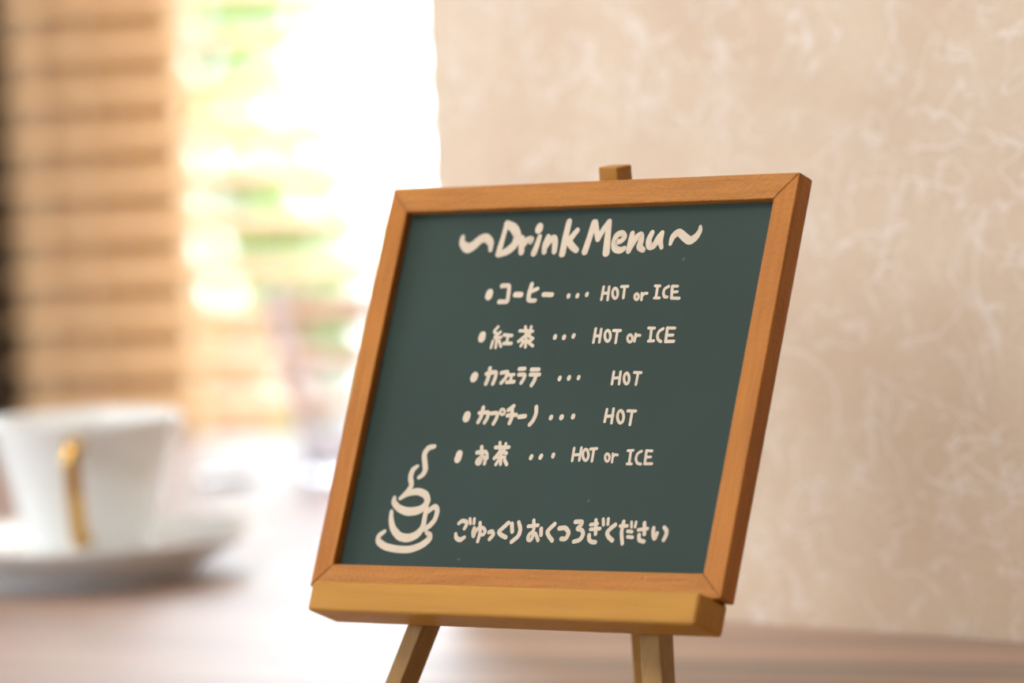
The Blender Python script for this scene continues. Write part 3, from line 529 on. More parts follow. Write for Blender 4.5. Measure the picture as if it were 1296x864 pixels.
  [(27.33,-23.12,0.42),(27.36,-23.75,0.42),(27.15,-24.2,0.42),(26.76,-24.37,0.42),(26.29,-24.21,0.42),(25.87,-23.75,0.42),(25.61,-23.13,0.42),(25.57,-22.51,0.42),(25.78,-22.05,0.42),(26.17,-21.88,0.42),(26.64,-22.05,0.42),(27.07,-22.5,0.42),(27.33,-23.12,0.42)],
  [(28.39,-21.91,0.42),(28.69,-24.58,0.42)],
  [(28.62,-23.12,0.42),(28.64,-23.08,0.42),(28.71,-22.96,0.42),(28.8,-22.8,0.42),(29.01,-22.45,0.42),(29.15,-22.3,0.42),(29.35,-22.2,0.42),(29.55,-22.19,0.42),(29.95,-22.25,0.42),(30.13,-22.28,0.42),(30.26,-22.3,0.42),(30.31,-22.31,0.42)],
  [(33.99,-20.87,0.41),(36.11,-20.77,0.41)],
  [(35.17,-20.86,0.46),(35.48,-24.94,0.46)],
  [(34.61,-25.13,0.41),(36.43,-25.16,0.41)],
  [(39.37,-21.02,0.44),(39.31,-21.05,0.44),(39.14,-21.14,0.44),(38.91,-21.25,0.44),(38.39,-21.51,0.44),(38.15,-21.69,0.44),(37.94,-21.96,0.44),(37.83,-22.25,0.44),(37.72,-22.82,0.44),(37.7,-23.14,0.44),(37.77,-23.53,0.44),(37.9,-23.86,0.44),(38.23,-24.45,0.44),(38.44,-24.72,0.44),(38.73,-24.94,0.44),(39.02,-25.04,0.44),(39.57,-25.11,0.44),(39.82,-25.15,0.44),(40,-25.17,0.44),(40.06,-25.18,0.44)],
  [(41.29,-20.84,0.46),(41.5,-24.95,0.46)],
  [(41.19,-20.84,0.41),(43.44,-20.91,0.41)],
  [(41.41,-22.96,0.41),(43.36,-22.86,0.41)],
  [(41.48,-25.08,0.44),(44.28,-25.02,0.44)],
 ],
 'cup': [
  [(-44.39,-19.79,0.77),(-44.48,-19.8,0.78),(-44.76,-19.85,0.8),(-45.14,-19.92,0.84),(-45.98,-20.06,0.92),(-46.41,-20.21,0.95),(-46.85,-20.5,0.99),(-47.15,-20.85,1),(-47.62,-21.6,1.02),(-47.79,-22.04,1.03),(-47.82,-22.65,1.04),(-47.71,-23.2,1.04),(-47.32,-24.26,1.04),(-47.12,-24.82,1.04),(-46.88,-25.47,1.04),(-46.69,-25.98,1.04),(-46.35,-26.86,1.04),(-46.23,-27.32,1.04),(-46.22,-27.82,1.02),(-46.3,-28.19,1),(-46.59,-28.81,0.96),(-46.77,-29.12,0.94),(-47.04,-29.43,0.89),(-47.3,-29.63,0.84),(-47.82,-29.94,0.74),(-48.05,-30.07,0.7),(-48.22,-30.17,0.67),(-48.28,-30.21,0.66)],
  [(-49.73,-26.44,0.6),(-49.8,-26.49,0.62),(-50,-26.62,0.66),(-50.27,-26.8,0.73),(-50.87,-27.22,0.86),(-51.16,-27.5,0.93),(-51.41,-27.94,0.98),(-51.55,-28.4,1.01),(-51.71,-29.32,1.02),(-51.73,-29.83,1.03),(-51.61,-30.46,1.02),(-51.4,-31,1.01),(-50.88,-31.96,0.97),(-50.71,-32.48,0.95),(-50.71,-33.07,0.93),(-50.87,-33.53,0.91),(-51.37,-34.33,0.89),(-51.7,-34.77,0.87),(-52.17,-35.3,0.83),(-52.62,-35.74,0.77),(-53.53,-36.52,0.65),(-53.93,-36.87,0.6),(-54.23,-37.13,0.56),(-54.33,-37.22,0.55)],
  [(-54.31,-37.32,0.6),(-54.2,-37.25,0.62),(-53.89,-37.03,0.67),(-53.47,-36.74,0.74),(-52.53,-36.1,0.9),(-51.95,-35.78,0.98),(-51.14,-35.47,1.05),(-50.38,-35.28,1.09),(-48.91,-35,1.15),(-48.11,-34.91,1.18),(-47.19,-34.93,1.2),(-46.44,-35.05,1.22),(-45.15,-35.39,1.24),(-44.51,-35.63,1.24),(-43.88,-36,1.24),(-43.49,-36.39,1.24),(-42.91,-37.17,1.22),(-42.7,-37.61,1.21),(-42.64,-38.13,1.21),(-42.75,-38.57,1.21),(-43.14,-39.37,1.23),(-43.41,-39.77,1.25),(-43.83,-40.19,1.28),(-44.26,-40.47,1.3),(-45.13,-40.92,1.36),(-45.69,-41.14,1.39),(-46.48,-41.34,1.41),(-47.25,-41.45,1.42),(-48.76,-41.59,1.42),(-49.59,-41.61,1.41),(-50.56,-41.52,1.38),(-51.37,-41.36,1.33),(-52.8,-40.96,1.24),(-53.54,-40.7,1.19),(-54.32,-40.33,1.14),(-54.89,-39.96,1.12),(-55.81,-39.25,1.08),(-56.22,-38.88,1.05),(-56.53,-38.46,1),(-56.64,-38.15,0.96),(-56.67,-37.62,0.86),(-56.68,-37.38,0.81),(-56.69,-37.21,0.78),(-56.69,-37.15,0.77)],
  [(-56.74,-41.71,0.71),(-56.73,-41.81,0.72),(-56.67,-42.14,0.76),(-56.6,-42.57,0.8),(-56.44,-43.53,0.9),(-56.31,-44.08,0.95),(-56.07,-44.75,1.01),(-55.81,-45.33,1.06),(-55.28,-46.37,1.13),(-54.9,-46.95,1.18),(-54.3,-47.63,1.22),(-53.68,-48.19,1.26),(-52.43,-49.19,1.31),(-51.71,-49.65,1.34),(-50.8,-50.03,1.37),(-50,-50.21,1.38),(-48.53,-50.36,1.4),(-47.74,-50.37,1.4),(-46.86,-50.25,1.4),(-46.16,-50.04,1.4),(-44.98,-49.53,1.38),(-44.38,-49.21,1.36),(-43.78,-48.74,1.32),(-43.38,-48.3,1.27),(-42.77,-47.41,1.17),(-42.51,-46.88,1.12),(-42.32,-46.18,1.07),(-42.28,-45.54,1.03),(-42.33,-44.31,0.98),(-42.35,-43.65,0.95),(-42.37,-42.89,0.93),(-42.38,-42.29,0.92),(-42.38,-41.24,0.92),(-42.39,-40.77,0.92),(-42.39,-40.42,0.92),(-42.39,-40.3,0.92)],
  [(-41.59,-41.51,0.82),(-41.49,-41.43,0.82),(-41.19,-41.19,0.83),(-40.78,-40.88,0.85),(-39.87,-40.17,0.89),(-39.4,-39.91,0.91),(-38.92,-39.84,0.93),(-38.59,-39.99,0.94),(-38.06,-40.51,0.96),(-37.84,-40.87,0.97),(-37.7,-41.42,0.96),(-37.69,-41.99,0.96),(-37.79,-43.12,0.94),(-37.9,-43.71,0.93),(-38.13,-44.32,0.93),(-38.4,-44.76,0.94),(-38.99,-45.47,0.96),(-39.32,-45.83,0.96),(-39.73,-46.22,0.96),(-40.09,-46.5,0.94),(-40.74,-46.94,0.9),(-41.03,-47.14,0.89),(-41.25,-47.29,0.87),(-41.32,-47.34,0.87)],
  [(-57.92,-48.33,0.66),(-58.01,-48.39,0.67),(-58.25,-48.57,0.71),(-58.59,-48.81,0.76),(-59.34,-49.35,0.88),(-59.66,-49.67,0.94),(-59.89,-50.08,1),(-59.94,-50.46,1.04),(-59.87,-51.16,1.1),(-59.69,-51.54,1.13),(-59.24,-51.98,1.15),(-58.67,-52.33,1.17),(-57.4,-52.94,1.19),(-56.63,-53.24,1.19),(-55.59,-53.53,1.2),(-54.63,-53.71,1.2),(-52.79,-53.98,1.2),(-51.76,-54.1,1.2),(-50.48,-54.18,1.2),(-49.4,-54.21,1.2),(-47.41,-54.21,1.2),(-46.35,-54.15,1.2),(-45.16,-53.96,1.19),(-44.22,-53.72,1.19),(-42.6,-53.16,1.19),(-41.78,-52.83,1.19),(-40.93,-52.39,1.19),(-40.33,-51.99,1.19),(-39.39,-51.23,1.19),(-38.98,-50.83,1.18),(-38.69,-50.4,1.16),(-38.62,-50.08,1.12),(-38.68,-49.56,1.04),(-38.78,-49.3,1),(-39.01,-49.05,0.93),(-39.28,-48.89,0.87),(-39.89,-48.65,0.75),(-40.16,-48.55,0.7),(-40.36,-48.47,0.66),(-40.43,-48.44,0.65)],
 ],
 'relax': [
  [(-27.79,-45.22,0.61),(-27.74,-45.19,0.61),(-27.61,-45.08,0.62),(-27.44,-44.93,0.63),(-27.05,-44.6,0.65),(-26.79,-44.46,0.66),(-26.42,-44.39,0.67),(-26.04,-44.41,0.67),(-25.29,-44.53,0.67),(-24.96,-44.63,0.67),(-24.7,-44.81,0.67),(-24.61,-45.02,0.66),(-24.58,-45.45,0.65),(-24.59,-45.69,0.64),(-24.65,-45.96,0.63),(-24.73,-46.18,0.63),(-24.93,-46.56,0.61),(-25.02,-46.73,0.61),(-25.09,-46.86,0.61),(-25.11,-46.9,0.6)],
  [(-28.24,-48.67,0.57),(-28.21,-48.73,0.58),(-28.15,-48.9,0.6),(-28.06,-49.13,0.62),(-27.86,-49.65,0.69),(-27.7,-49.9,0.71),(-27.41,-50.15,0.74),(-27.09,-50.31,0.75),(-26.43,-50.54,0.76),(-26.07,-50.6,0.76),(-25.68,-50.56,0.74),(-25.37,-50.42,0.72),(-24.86,-50.07,0.66),(-24.63,-49.91,0.63),(-24.45,-49.79,0.61),(-24.4,-49.75,0.6)],
  [(-23.6,-43.66,0.52),(-23.06,-45.22,0.52)],
  [(-21.81,-43.63,0.52),(-21.61,-45.19,0.52)],
  [(-21.12,-46.69,0.64),(-21.13,-46.75,0.64),(-21.15,-46.91,0.64),(-21.18,-47.13,0.65),(-21.25,-47.61,0.66),(-21.25,-47.89,0.66),(-21.2,-48.23,0.67),(-21.11,-48.53,0.67),(-20.9,-49.06,0.67),(-20.8,-49.25,0.67),(-20.71,-49.27,0.66),(-20.67,-49.11,0.65),(-20.63,-48.62,0.62),(-20.57,-48.34,0.61),(-20.41,-47.97,0.6),(-20.22,-47.65,0.59),(-19.79,-47.05,0.58),(-19.52,-46.78,0.57),(-19.13,-46.58,0.57),(-18.75,-46.51,0.57),(-18.02,-46.49,0.57),(-17.65,-46.54,0.57),(-17.27,-46.67,0.57),(-17.01,-46.86,0.57),(-16.61,-47.29,0.57),(-16.46,-47.53,0.57),(-16.41,-47.81,0.57),(-16.48,-48.06,0.57),(-16.73,-48.49,0.57),(-16.9,-48.68,0.56),(-17.17,-48.81,0.56),(-17.44,-48.84,0.55),(-17.99,-48.79,0.52),(-18.23,-48.77,0.51),(-18.42,-48.76,0.5),(-18.48,-48.75,0.5)],
  [(-19.17,-44.92,0.6),(-19.14,-45.05,0.6),(-19.03,-45.44,0.6),(-18.89,-45.95,0.6),(-18.57,-47.12,0.6),(-18.45,-47.75,0.6),(-18.38,-48.48,0.6),(-18.4,-49.07,0.6),(-18.52,-50.09,0.6),(-18.57,-50.55,0.6),(-18.61,-50.89,0.6),(-18.62,-51.01,0.6)],
  [(-14.77,-47.94,0.67),(-14.72,-47.93,0.67),(-14.58,-47.88,0.67),(-14.39,-47.81,0.67),(-13.95,-47.67,0.67),(-13.73,-47.65,0.67),(-13.48,-47.73,0.67),(-13.3,-47.9,0.67),(-13,-48.3,0.67),(-12.92,-48.54,0.67),(-12.97,-48.86,0.67),(-13.15,-49.15,0.67),(-13.61,-49.69,0.67),(-13.82,-49.94,0.67),(-13.98,-50.12,0.67),(-14.03,-50.18,0.67)],
  [(-7.7,-44.75,0.7),(-7.76,-44.81,0.7),(-7.95,-44.98,0.7),(-8.2,-45.22,0.7),(-8.76,-45.74,0.7),(-9.09,-46.04,0.7),(-9.49,-46.4,0.7),(-9.83,-46.7,0.7),(-10.47,-47.25,0.7),(-10.7,-47.53,0.7),(-10.76,-47.84,0.7),(-10.62,-48.06,0.7),(-10.16,-48.43,0.7),(-9.87,-48.63,0.7),(-9.46,-48.84,0.7),(-9.07,-48.99,0.7),(-8.32,-49.25,0.7),(-7.98,-49.36,0.7),(-7.73,-49.45,0.7),(-7.65,-49.48,0.7)],
  [(-6.23,-45.03,0.7),(-5.49,-47.59,0.7)],
  [(-3.6,-44.48,0.63),(-3.55,-44.57,0.63),(-3.39,-44.84,0.64),(-3.19,-45.19,0.66),(-2.73,-45.99,0.7),(-2.53,-46.44,0.71),(-2.4,-46.97,0.72),(-2.38,-47.42,0.73),(-2.45,-48.23,0.73),(-2.57,-48.66,0.73),(-2.89,-49.17,0.72),(-3.29,-49.58,0.72),(-4.18,-50.29,0.71),(-4.57,-50.61,0.7),(-4.87,-50.84,0.7),(-4.97,-50.92,0.69)],
  [(0.57,-45.76,0.59),(4.32,-45.35,0.59)],
  [(2.29,-43.8,0.59),(2.33,-43.94,0.59),(2.44,-44.35,0.59),(2.58,-44.89,0.59),(2.91,-46.12,0.59),(2.98,-46.72,0.59),(2.88,-47.27,0.6),(2.63,-47.6,0.6),(1.98,-48.04,0.62),(1.69,-48.3,0.62),(1.47,-48.65,0.63),(1.38,-48.96,0.64),(1.35,-49.55,0.65),(1.4,-49.82,0.65),(1.56,-50.05,0.65),(1.77,-50.16,0.65),(2.27,-50.26,0.64),(2.52,-50.21,0.63),(2.76,-49.98,0.62),(2.92,-49.63,0.61),(3.14,-48.82,0.6),(3.27,-48.46,0.6),(3.42,-48.17,0.59),(3.54,-48.05,0.58),(3.76,-48,0.57),(3.92,-48.06,0.57),(4.18,-48.31,0.57),(4.45,-48.67,0.58),(5.01,-49.48,0.6),(5.25,-49.85,0.61),(5.44,-50.12,0.62),(5.5,-50.21,0.62)],
  [(5.86,-46.43,0.66),(6.29,-48.5,0.66)],
  [(10.87,-44.87,0.69),(10.82,-44.92,0.69),(10.65,-45.08,0.69),(10.42,-45.3,0.69),(9.91,-45.79,0.69),(9.64,-46.06,0.69),(9.34,-46.36,0.69),(9.12,-46.61,0.69),(8.74,-47.04,0.69),(8.61,-47.29,0.69),(8.63,-47.61,0.69),(8.77,-47.9,0.69),(9.18,-48.42,0.69),(9.43,-48.71,0.69),(9.76,-49.04,0.69),(10.06,-49.31,0.69),(10.63,-49.78,0.69),(10.89,-49.99,0.69),(11.08,-50.15,0.69),(11.14,-50.2,0.69)],
  [(13.06,-46.25,0.73),(13.15,-46.24,0.73),(13.45,-46.2,0.73),(13.84,-46.16,0.73),(14.72,-46.05,0.73),(15.18,-46.07,0.73),(15.68,-46.23,0.73),(16.06,-46.49,0.73),(16.69,-47.08,0.73),(16.93,-47.42,0.73),(17.04,-47.87,0.73),(16.97,-48.26,0.73),(16.66,-49.01,0.73),(16.46,-49.34,0.73),(16.14,-49.58,0.73),(15.83,-49.65,0.73),(15.2,-49.62,0.73),(14.92,-49.61,0.73),(14.71,-49.61,0.73),(14.64,-49.6,0.73)],
  [(18.9,-44.04,0.7),(19.01,-44.04,0.69),(19.33,-44.01,0.69),(19.77,-43.98,0.68),(20.75,-43.91,0.67),(21.18,-43.93,0.67),(21.48,-44.04,0.67),(21.56,-44.22,0.67),(21.5,-44.64,0.68),(21.4,-44.89,0.68),(21.19,-45.19,0.68),(20.93,-45.46,0.66),(20.35,-45.95,0.62),(20.19,-46.18,0.61),(20.28,-46.37,0.61),(20.6,-46.46,0.61),(21.44,-46.52,0.64),(21.85,-46.61,0.65),(22.22,-46.82,0.67),(22.44,-47.08,0.68),(22.71,-47.64,0.71),(22.79,-47.96,0.72),(22.77,-48.36,0.73),(22.65,-48.7,0.73),(22.32,-49.33,0.73),(22.08,-49.63,0.73),(21.69,-49.9,0.72),(21.29,-50.06,0.71),(20.46,-50.26,0.68),(20.1,-50.34,0.67),(19.82,-50.41,0.66),(19.73,-50.43,0.66)],
  [(25.05,-44.87,0.55),(27.64,-44.52,0.55)],
  [(25.4,-46.37,0.59),(28.96,-46.07,0.59)],
  [(26.8,-43.37,0.59),(27.7,-47.85,0.59)],
  [(25.28,-48.26,0.69),(25.29,-48.32,0.69),(25.32,-48.49,0.69),(25.36,-48.71,0.69),(25.45,-49.22,0.69),(25.54,-49.48,0.69),(25.72,-49.74,0.69),(25.92,-49.92,0.69),(26.36,-50.19,0.69),(26.61,-50.31,0.69),(26.93,-50.41,0.69),(27.2,-50.45,0.69),(27.71,-50.46,0.69),(27.94,-50.47,0.69),(28.11,-50.47,0.69),(28.17,-50.47,0.69)],
  [(29.58,-43.01,0.52),(30.13,-44.89,0.52)],
  [(31.53,-42.89,0.52),(31.75,-44.64,0.52)],
  [(34.67,-44.76,0.69),(34.61,-44.81,0.69),(34.42,-44.95,0.69),(34.17,-45.14,0.69),(33.62,-45.56,0.69),(33.32,-45.81,0.69),(32.99,-46.12,0.69),(32.74,-46.4,0.69),(32.32,-46.91,0.69),(32.17,-47.2,0.69),(32.16,-47.54,0.69),(32.28,-47.82,0.69),(32.68,-48.32,0.69),(32.91,-48.58,0.69),(33.24,-48.86,0.69),(33.55,-49.07,0.69),(34.13,-49.42,0.69),(34.4,-49.58,0.69),(34.59,-49.7,0.69),(34.66,-49.74,0.69)],
  [(36.72,-45.1,0.55),(39.36,-45.06,0.55)],
  [(37.72,-43.68,0.62),(37.71,-43.82,0.62),(37.69,-44.23,0.62),(37.67,-44.78,0.62),(37.62,-46.02,0.62),(37.64,-46.72,0.62),(37.77,-47.56,0.62),(37.96,-48.27,0.62),(38.4,-49.55,0.62),(38.59,-50.12,0.62),(38.74,-50.55,0.62),(38.78,-50.7,0.62)],
  [(39.95,-46.77,0.55),(41.6,-46.9,0.55)],
  [(40.35,-48.52,0.55),(42.28,-48.67,0.55)],
  [(40.77,-43.79,0.46),(41.15,-45.44,0.46)],
  [(42.53,-43.77,0.46),(42.52,-45.33,0.46)],
  [(43.98,-46.24,0.55),(47.37,-45.78,0.55)],
  [(45.83,-44.03,0.62),(46.58,-47.6,0.61)],
  [(44.62,-47.88,0.65),(44.63,-47.95,0.65),(44.67,-48.15,0.65),(44.72,-48.42,0.65),(44.83,-49.02,0.65),(44.96,-49.31,0.65),(45.23,-49.55,0.65),(45.56,-49.68,0.65),(46.27,-49.81,0.65),(46.58,-49.87,0.65),(46.82,-49.92,0.65),(46.9,-49.93,0.65)],
  [(49.73,-45.62,0.65),(49.73,-45.7,0.65),(49.75,-45.93,0.65),(49.77,-46.24,0.65),(49.83,-46.93,0.65),(49.89,-47.31,0.65),(50.02,-47.74,0.65),(50.19,-48.09,0.65),(50.54,-48.7,0.65),(50.72,-48.89,0.65),(50.9,-48.85,0.65),(51.02,-48.59,0.65),(51.21,-47.86,0.65),(51.29,-47.54,0.65),(51.35,-47.3,0.65),(51.37,-47.22,0.65)],
  [(53.7,-45.32,0.61),(53.74,-45.35,0.61),(53.89,-45.46,0.62),(54.07,-45.61,0.63),(54.5,-45.94,0.66),(54.69,-46.14,0.67),(54.85,-46.44,0.68),(54.92,-46.72,0.68),(54.96,-47.28,0.68),(54.96,-47.59,0.68),(54.89,-47.96,0.67),(54.79,-48.26,0.67),(54.55,-48.8,0.66),(54.45,-49.04,0.65),(54.37,-49.22,0.65),(54.34,-49.28,0.64)],
 ],
}
for key, strokes in STROKES.items():
    bm = bmesh.new()
    fat = 1.0 if key in ('title', 'cup') else 1.07
    for si, st in enumerate(strokes):
        st = [(x, y, r * fat) for x, y, r in st]
        ribbon(bm, st, -2.97 + 0.006 * (si % 3))
    nm, lab = NAMES[key]
    for f in bm.faces: f.normal_update()
    for f in [f for f in bm.faces if f.normal.z < 0]: f.normal_flip()
    for vv in bm.verts: vv.co *= MM
    me = bpy.data.meshes.new(nm); bm.to_mesh(me); bm.free(); me.materials.append(M_CHALK)
    o = link(bpy.data.objects.new(nm, me)); o.parent = panel; o['label'] = lab

# ------------------------------------------------------------------ table easel
ez = empty('table_easel', bmat(3.5, -114, -14), 'small pine tabletop easel with a front ledge carrying the chalkboard', 'easel')
def epart(name, bm, mat, bevel=0.6, label=None):
    for vv in bm.verts: vv.co -= Vector((3.5, -114, -14))
    o = mesh_obj(name, bm, mat, ez, bevel=bevel)
    if label: o['label'] = label
    return o
# ledge: bar across the front legs, top at b = -HH
lt = -HH - 0.1
bm = bmesh.new()
prism(bm, [(-74.2, -78.0), (80.2, -78.4), (80.2, lt), (-74.2, lt)], -TH, 8.0)
epart('ledge', bm, M_LEDGE, 1.3, 'yellow pine ledge bar')
def zero_b(a, c_):   # b where the point reaches the table top
    return (0.5 - (OB + UA * a + NC * c_).z) / VB.z
def front_leg(ax_top, bt, ax_ref, bref, wd, c0, c1, twist=0.0):
    sl = (ax_top - ax_ref) / (bt - bref)
    def centre(b_): return ax_ref + sl * (b_ - bref)
    bm = bmesh.new(); lo = []; hi = []
    for sx, cc in ((-1, c0), (1, c0), (1, c1), (-1, c1)):
        tw = twist * (cc - c0)
        hi.append((centre(bt) + sx * wd / 2 + tw, bt, cc))
        b_ = -115.0
        for _ in range(6): b_ = zero_b(centre(b_) + sx * wd / 2, cc)
        lo.append((centre(b_) + sx * wd / 2 + tw, b_, cc))
    hexa(bm, lo, hi)
    return epart('front_leg', bm, M_LEG, 0.5)
front_leg(-8.2, 63, -41.2, -78, 6.4, -TH - .08, -TH - 8.4)
front_leg(11.8, 63, 52.4, -78, 7.8, -TH - .08, -TH - 7.6)
# rear leg: from behind the top rail down and back to the table
PT = Vector((-4.0 + 3.75, 75.5, -TH - 0.5)); PF = Vector((-10.8 + 3.9, -81.7, -87.3))
dirn = (PT - PF).normalized(); side = Vector((1, 0, 0)); side = (side - dirn * side.dot(dirn)).normalized(); dep = dirn.cross(side)
if dep.z < 0: dep = -dep
bm = bmesh.new(); lo = []; hi = []
for sx, sd in ((-1, 0), (1, 0), (1, -1), (-1, -1)):
    offv = side * sx * 3.8 + dep * sd * 8.0
    hi.append(PT + offv)
    q = PF + offv
    for _ in range(3):
        wz = (OB + UA * q.x + VB * q.y + NC * q.z).z; dz = (UA * dirn.x + VB * dirn.y + NC * dirn.z).z
        q = q - dirn * ((wz - 0.5) / dz)
    lo.append(q)
hexa(bm, lo, hi)
epart('rear_leg', bm, M_LEDGE, 0.6, 'rear support leg with its end showing above the frame')
bm = bmesh.new()
box(bm, -14, 18, 54, 61, -TH - 16.4, -TH - 8.6)
epart('hinge_block', bm, M_LEG, 0.5)

# ------------------------------------------------------------------ coffee cup on its saucer
CX, CY = -0.1783, 1.8939
az = math.atan2(-CY, -CX) + math.radians(-6)     # handle points at the camera side
cupm = Matrix.Translation((CX, CY, 0.0094)) @ Matrix.Rotation(az, 4, 'Z')
cup = empty('coffee_cup', cupm, 'white flared porcelain coffee cup with gold handle standing on the saucer', 'cup')
outer = smooth_profile([(0, 0.0), (20, 0.0), (23.5, 0.4), (25.2, 3), (28.5, 16), (34.0, 36), (39.4, 53), (40.9, 56.2)], 2)
inner = smooth_profile([(40.9, 56.2), (40.6, 57.2), (39.4, 56.6), (37.4, 52), (31.5, 36), (25.8, 16), (22.5, 6), (14, 4), (0, 3.6)], 2)
mesh_obj('bowl', lathe(bmesh.new(), outer + inner[1:], 96), M_CERAMIC, cup, smooth=True)
# strap handle swept in the r-z plane
path = smooth_profile([(37.2, 47.5), (45, 50.5), (54, 50.5), (58.0, 45), (55.5, 34), (48, 20), (40, 10), (32.5, 7.0), (29.0, 9.5)], 3)
bm = bmesh.new(); rings = []
for i, (r_, z_) in enumerate(path):
    a0 = Vector(path[max(i - 1, 0)]); a1 = Vector(path[min(i + 1, len(path) - 1)]); tg = (a1 - a0).normalized(); nr = Vector((-tg.y, tg.x))
    wv, th = 4.2 - 0.9 * math.sin(math.pi * i / (len(path) - 1)), 2.0
    ring = []
    for k in range(12):
        an = 2 * math.pi * k / 12; ca = math.copysign(abs(math.cos(an)) ** 0.7, math.cos(an)); sa = math.copysign(abs(math.sin(an)) ** 0.7, math.sin(an))
        ring.append(bm.verts.new((r_ + nr.x * th * sa, wv * ca, z_ + nr.y * th * sa)))
    rings.append(ring)
for a_, b2 in zip(rings, rings[1:]):
    for k in range(12): bm.faces.new((a_[k], a_[(k + 1) % 12], b2[(k + 1) % 12], b2[k]))
bm.faces.new(rings[0]); bm.faces.new(rings[-1])
o = mesh_obj('handle', bm, M_GOLD, cup, smooth=True); o['label'] = 'gold lustre handle'

sau = empty('saucer', Matrix.Translation((CX, CY, 0.0)), 'white porcelain saucer with raised rim under the coffee cup', 'saucer')
prof = smooth_profile([(0, 4.5), (40, 4.5), (42.5, 3.8), (43, 0.0), (45.6, 0.0), (47.2, 3.6), (56, 8.5), (66, 14.8), (69.2, 17.4)], 2)
pin = smooth_profile([(69.2, 17.4), (69.0, 18.4), (67.2, 17.9), (56, 12.6), (44, 8.8), (30, 8.6), (28, 9.3), (25, 9.3), (22, 8.4), (0, 8.3)], 2)
mesh_obj('dish', lathe(bmesh.new(), prof + pin[1:], 112), M_CERAMIC, sau, smooth=True)

# ------------------------------------------------------------------ tumbler and spoon
gl = empty('tumbler', Matrix.Translation((-0.0799, 2.2479, 0.0)), 'clear flared drinking glass standing behind the left edge of the menu board', 'glass')
gp = smooth_profile([(0, 1.0), (20, 0.8), (22.5, 0.2), (24.5, 1.5), (27, 20), (33, 52), (41, 86), (41.6, 92)], 2)
gi = smooth_profile([(41.6, 92), (41.2, 92.6), (40.8, 92), (40.0, 86), (32.0, 52), (26.0, 20), (22.5, 6), (12, 4.5), (0, 4.2)], 2)
mesh_obj('glass_body', lathe(bmesh.new(), gp + gi[1:], 96), M_GLASS, gl, smooth=True)

sa_ = Vector((-0.152, 2.240, 0)); sb_ = Vector((-0.100, 2.2815, 0)); sd_ = (sb_ - sa_); sl_ = sd_.length / MM
spm = Matrix.Translation(sa_) @ Matrix.Rotation(math.atan2(sd_.y, sd_.x), 4, 'Z')
spn = empty('teaspoon', spm, 'small metal teaspoon lying on the table beside the drinking glass', 'spoon')
bm = bmesh.new(); rows = []
N = 18
for i in range(N + 1):
    f = i / N; x = -4 + 34 * f; hw = 9.5 * math.sqrt(max(0.0, 1 - (2 * f - 1) ** 2)) ** 0.9 + 1.0
    for_z = []
    for j in range(9):
        y = hw * (j / 4 - 1); zz = 4.2 - 3.4 * (1 - (y / (hw + .01)) ** 2) * math.sin(math.pi * f)
        for_z.append((x, y, zz))
    rows.append(for_z)
V = [[bm.verts.new(p) for p in r_] for r_ in rows]; V2 = [[bm.verts.new((p[0], p[1], p[2] - 0.8)) for p in r_] for r_ in rows]
for i in range(N):
    for j in range(8):
        bm.faces.new((V[i][j], V[i + 1][j], V[i + 1][j + 1], V[i][j + 1])); bm.faces.new((V2[i][j], V2[i][j + 1], V2[i + 1][j + 1], V2[i + 1][j]))
for i in range(N):
    bm.faces.new((V[i][0], V2[i][0], V2[i + 1][0], V[i + 1][0])); bm.faces.new((V[i][8], V[i + 1][8], V2[i + 1][8], V2[i][8]))
for i in (0, N):
    for j in range(8): bm.faces.new((V[i][j], V[i][j + 1], V2[i][j + 1], V2[i][j]))
mesh_obj('bowl', bm, M_STEEL, spn, smooth=True)
bm = bmesh.new(); prev = None
for i in range(15):
    f = i / 14; x = 29 + (sl_ - 29) * f; hw = 1.6 + 2.2 * f * f; zc = 3.8 + 3.0 * math.sin(math.pi * min(1, f * 1.0)) - 3.0 * f
    cur = [bm.verts.new(q) for q in ((x, -hw, zc - .6), (x, hw, zc - .6), (x, hw, zc + .6), (x, -hw, zc + .6))]
    if prev:
        for k in range(4): bm.faces.new((prev[k], prev[(k + 1) % 4], cur[(k + 1) % 4], cur[k]))
    else: bm.faces.new(cur)
    prev = cur
bm.faces.new(prev)
mesh_obj('spoon_handle', bm, M_STEEL, spn, bevel=0.3)

# ------------------------------------------------------------------ ceiling lamp of the room, plus an added one for the blind (outside the frame)
lamp = empty('ceiling_lamp', Matrix.Translation((-0.80, 1.10, 1.7495)), 'wide round frosted ceiling lamp above the table, outside the picture', 'lamp')
bm = bmesh.new(); lathe(bm, [(0, 0), (420, 0), (425, -8), (425, -30), (412, -30), (412, -12), (0, -12)], 64); mesh_obj('mount', bm, M_STEEL, lamp)

lamp = empty('ceiling_lamp', Matrix.Translation((-0.72, 1.85, 1.7495)), 'smaller round ceiling lamp added near the window to brighten the blind, outside the picture', 'lamp')  # added housing that goes with the blind's fill light
bm = bmesh.new(); lathe(bm, [(0, 0), (265, 0), (270, -8), (270, -30), (258, -30), (258, -12), (0, -12)], 64); mesh_obj('mount', bm, M_STEEL, lamp)

# ------------------------------------------------------------------ outdoors
rnd = random.Random(5)
gr = mesh_obj('ground', box(bmesh.new(), -9000, 9000, 200, 20000, -960, -900), M_PAVING); gr.matrix_world = stm(); gr['kind'] = 'structure'
hs = empty('white_garden_wall', Matrix.Translation((-0.4, 9.0, -0.9)), 'sunlit white garden wall seen blurred through the blind', 'wall')
mesh_obj('wall_body', box(bmesh.new(), -5000, 5000, 0, 200, 0, 2600), M_RENDER, hs)
mesh_obj('coping', box(bmesh.new(), -5050, 5050, -50, 250, 2600, 2680), M_RENDER, hs, bevel=8)
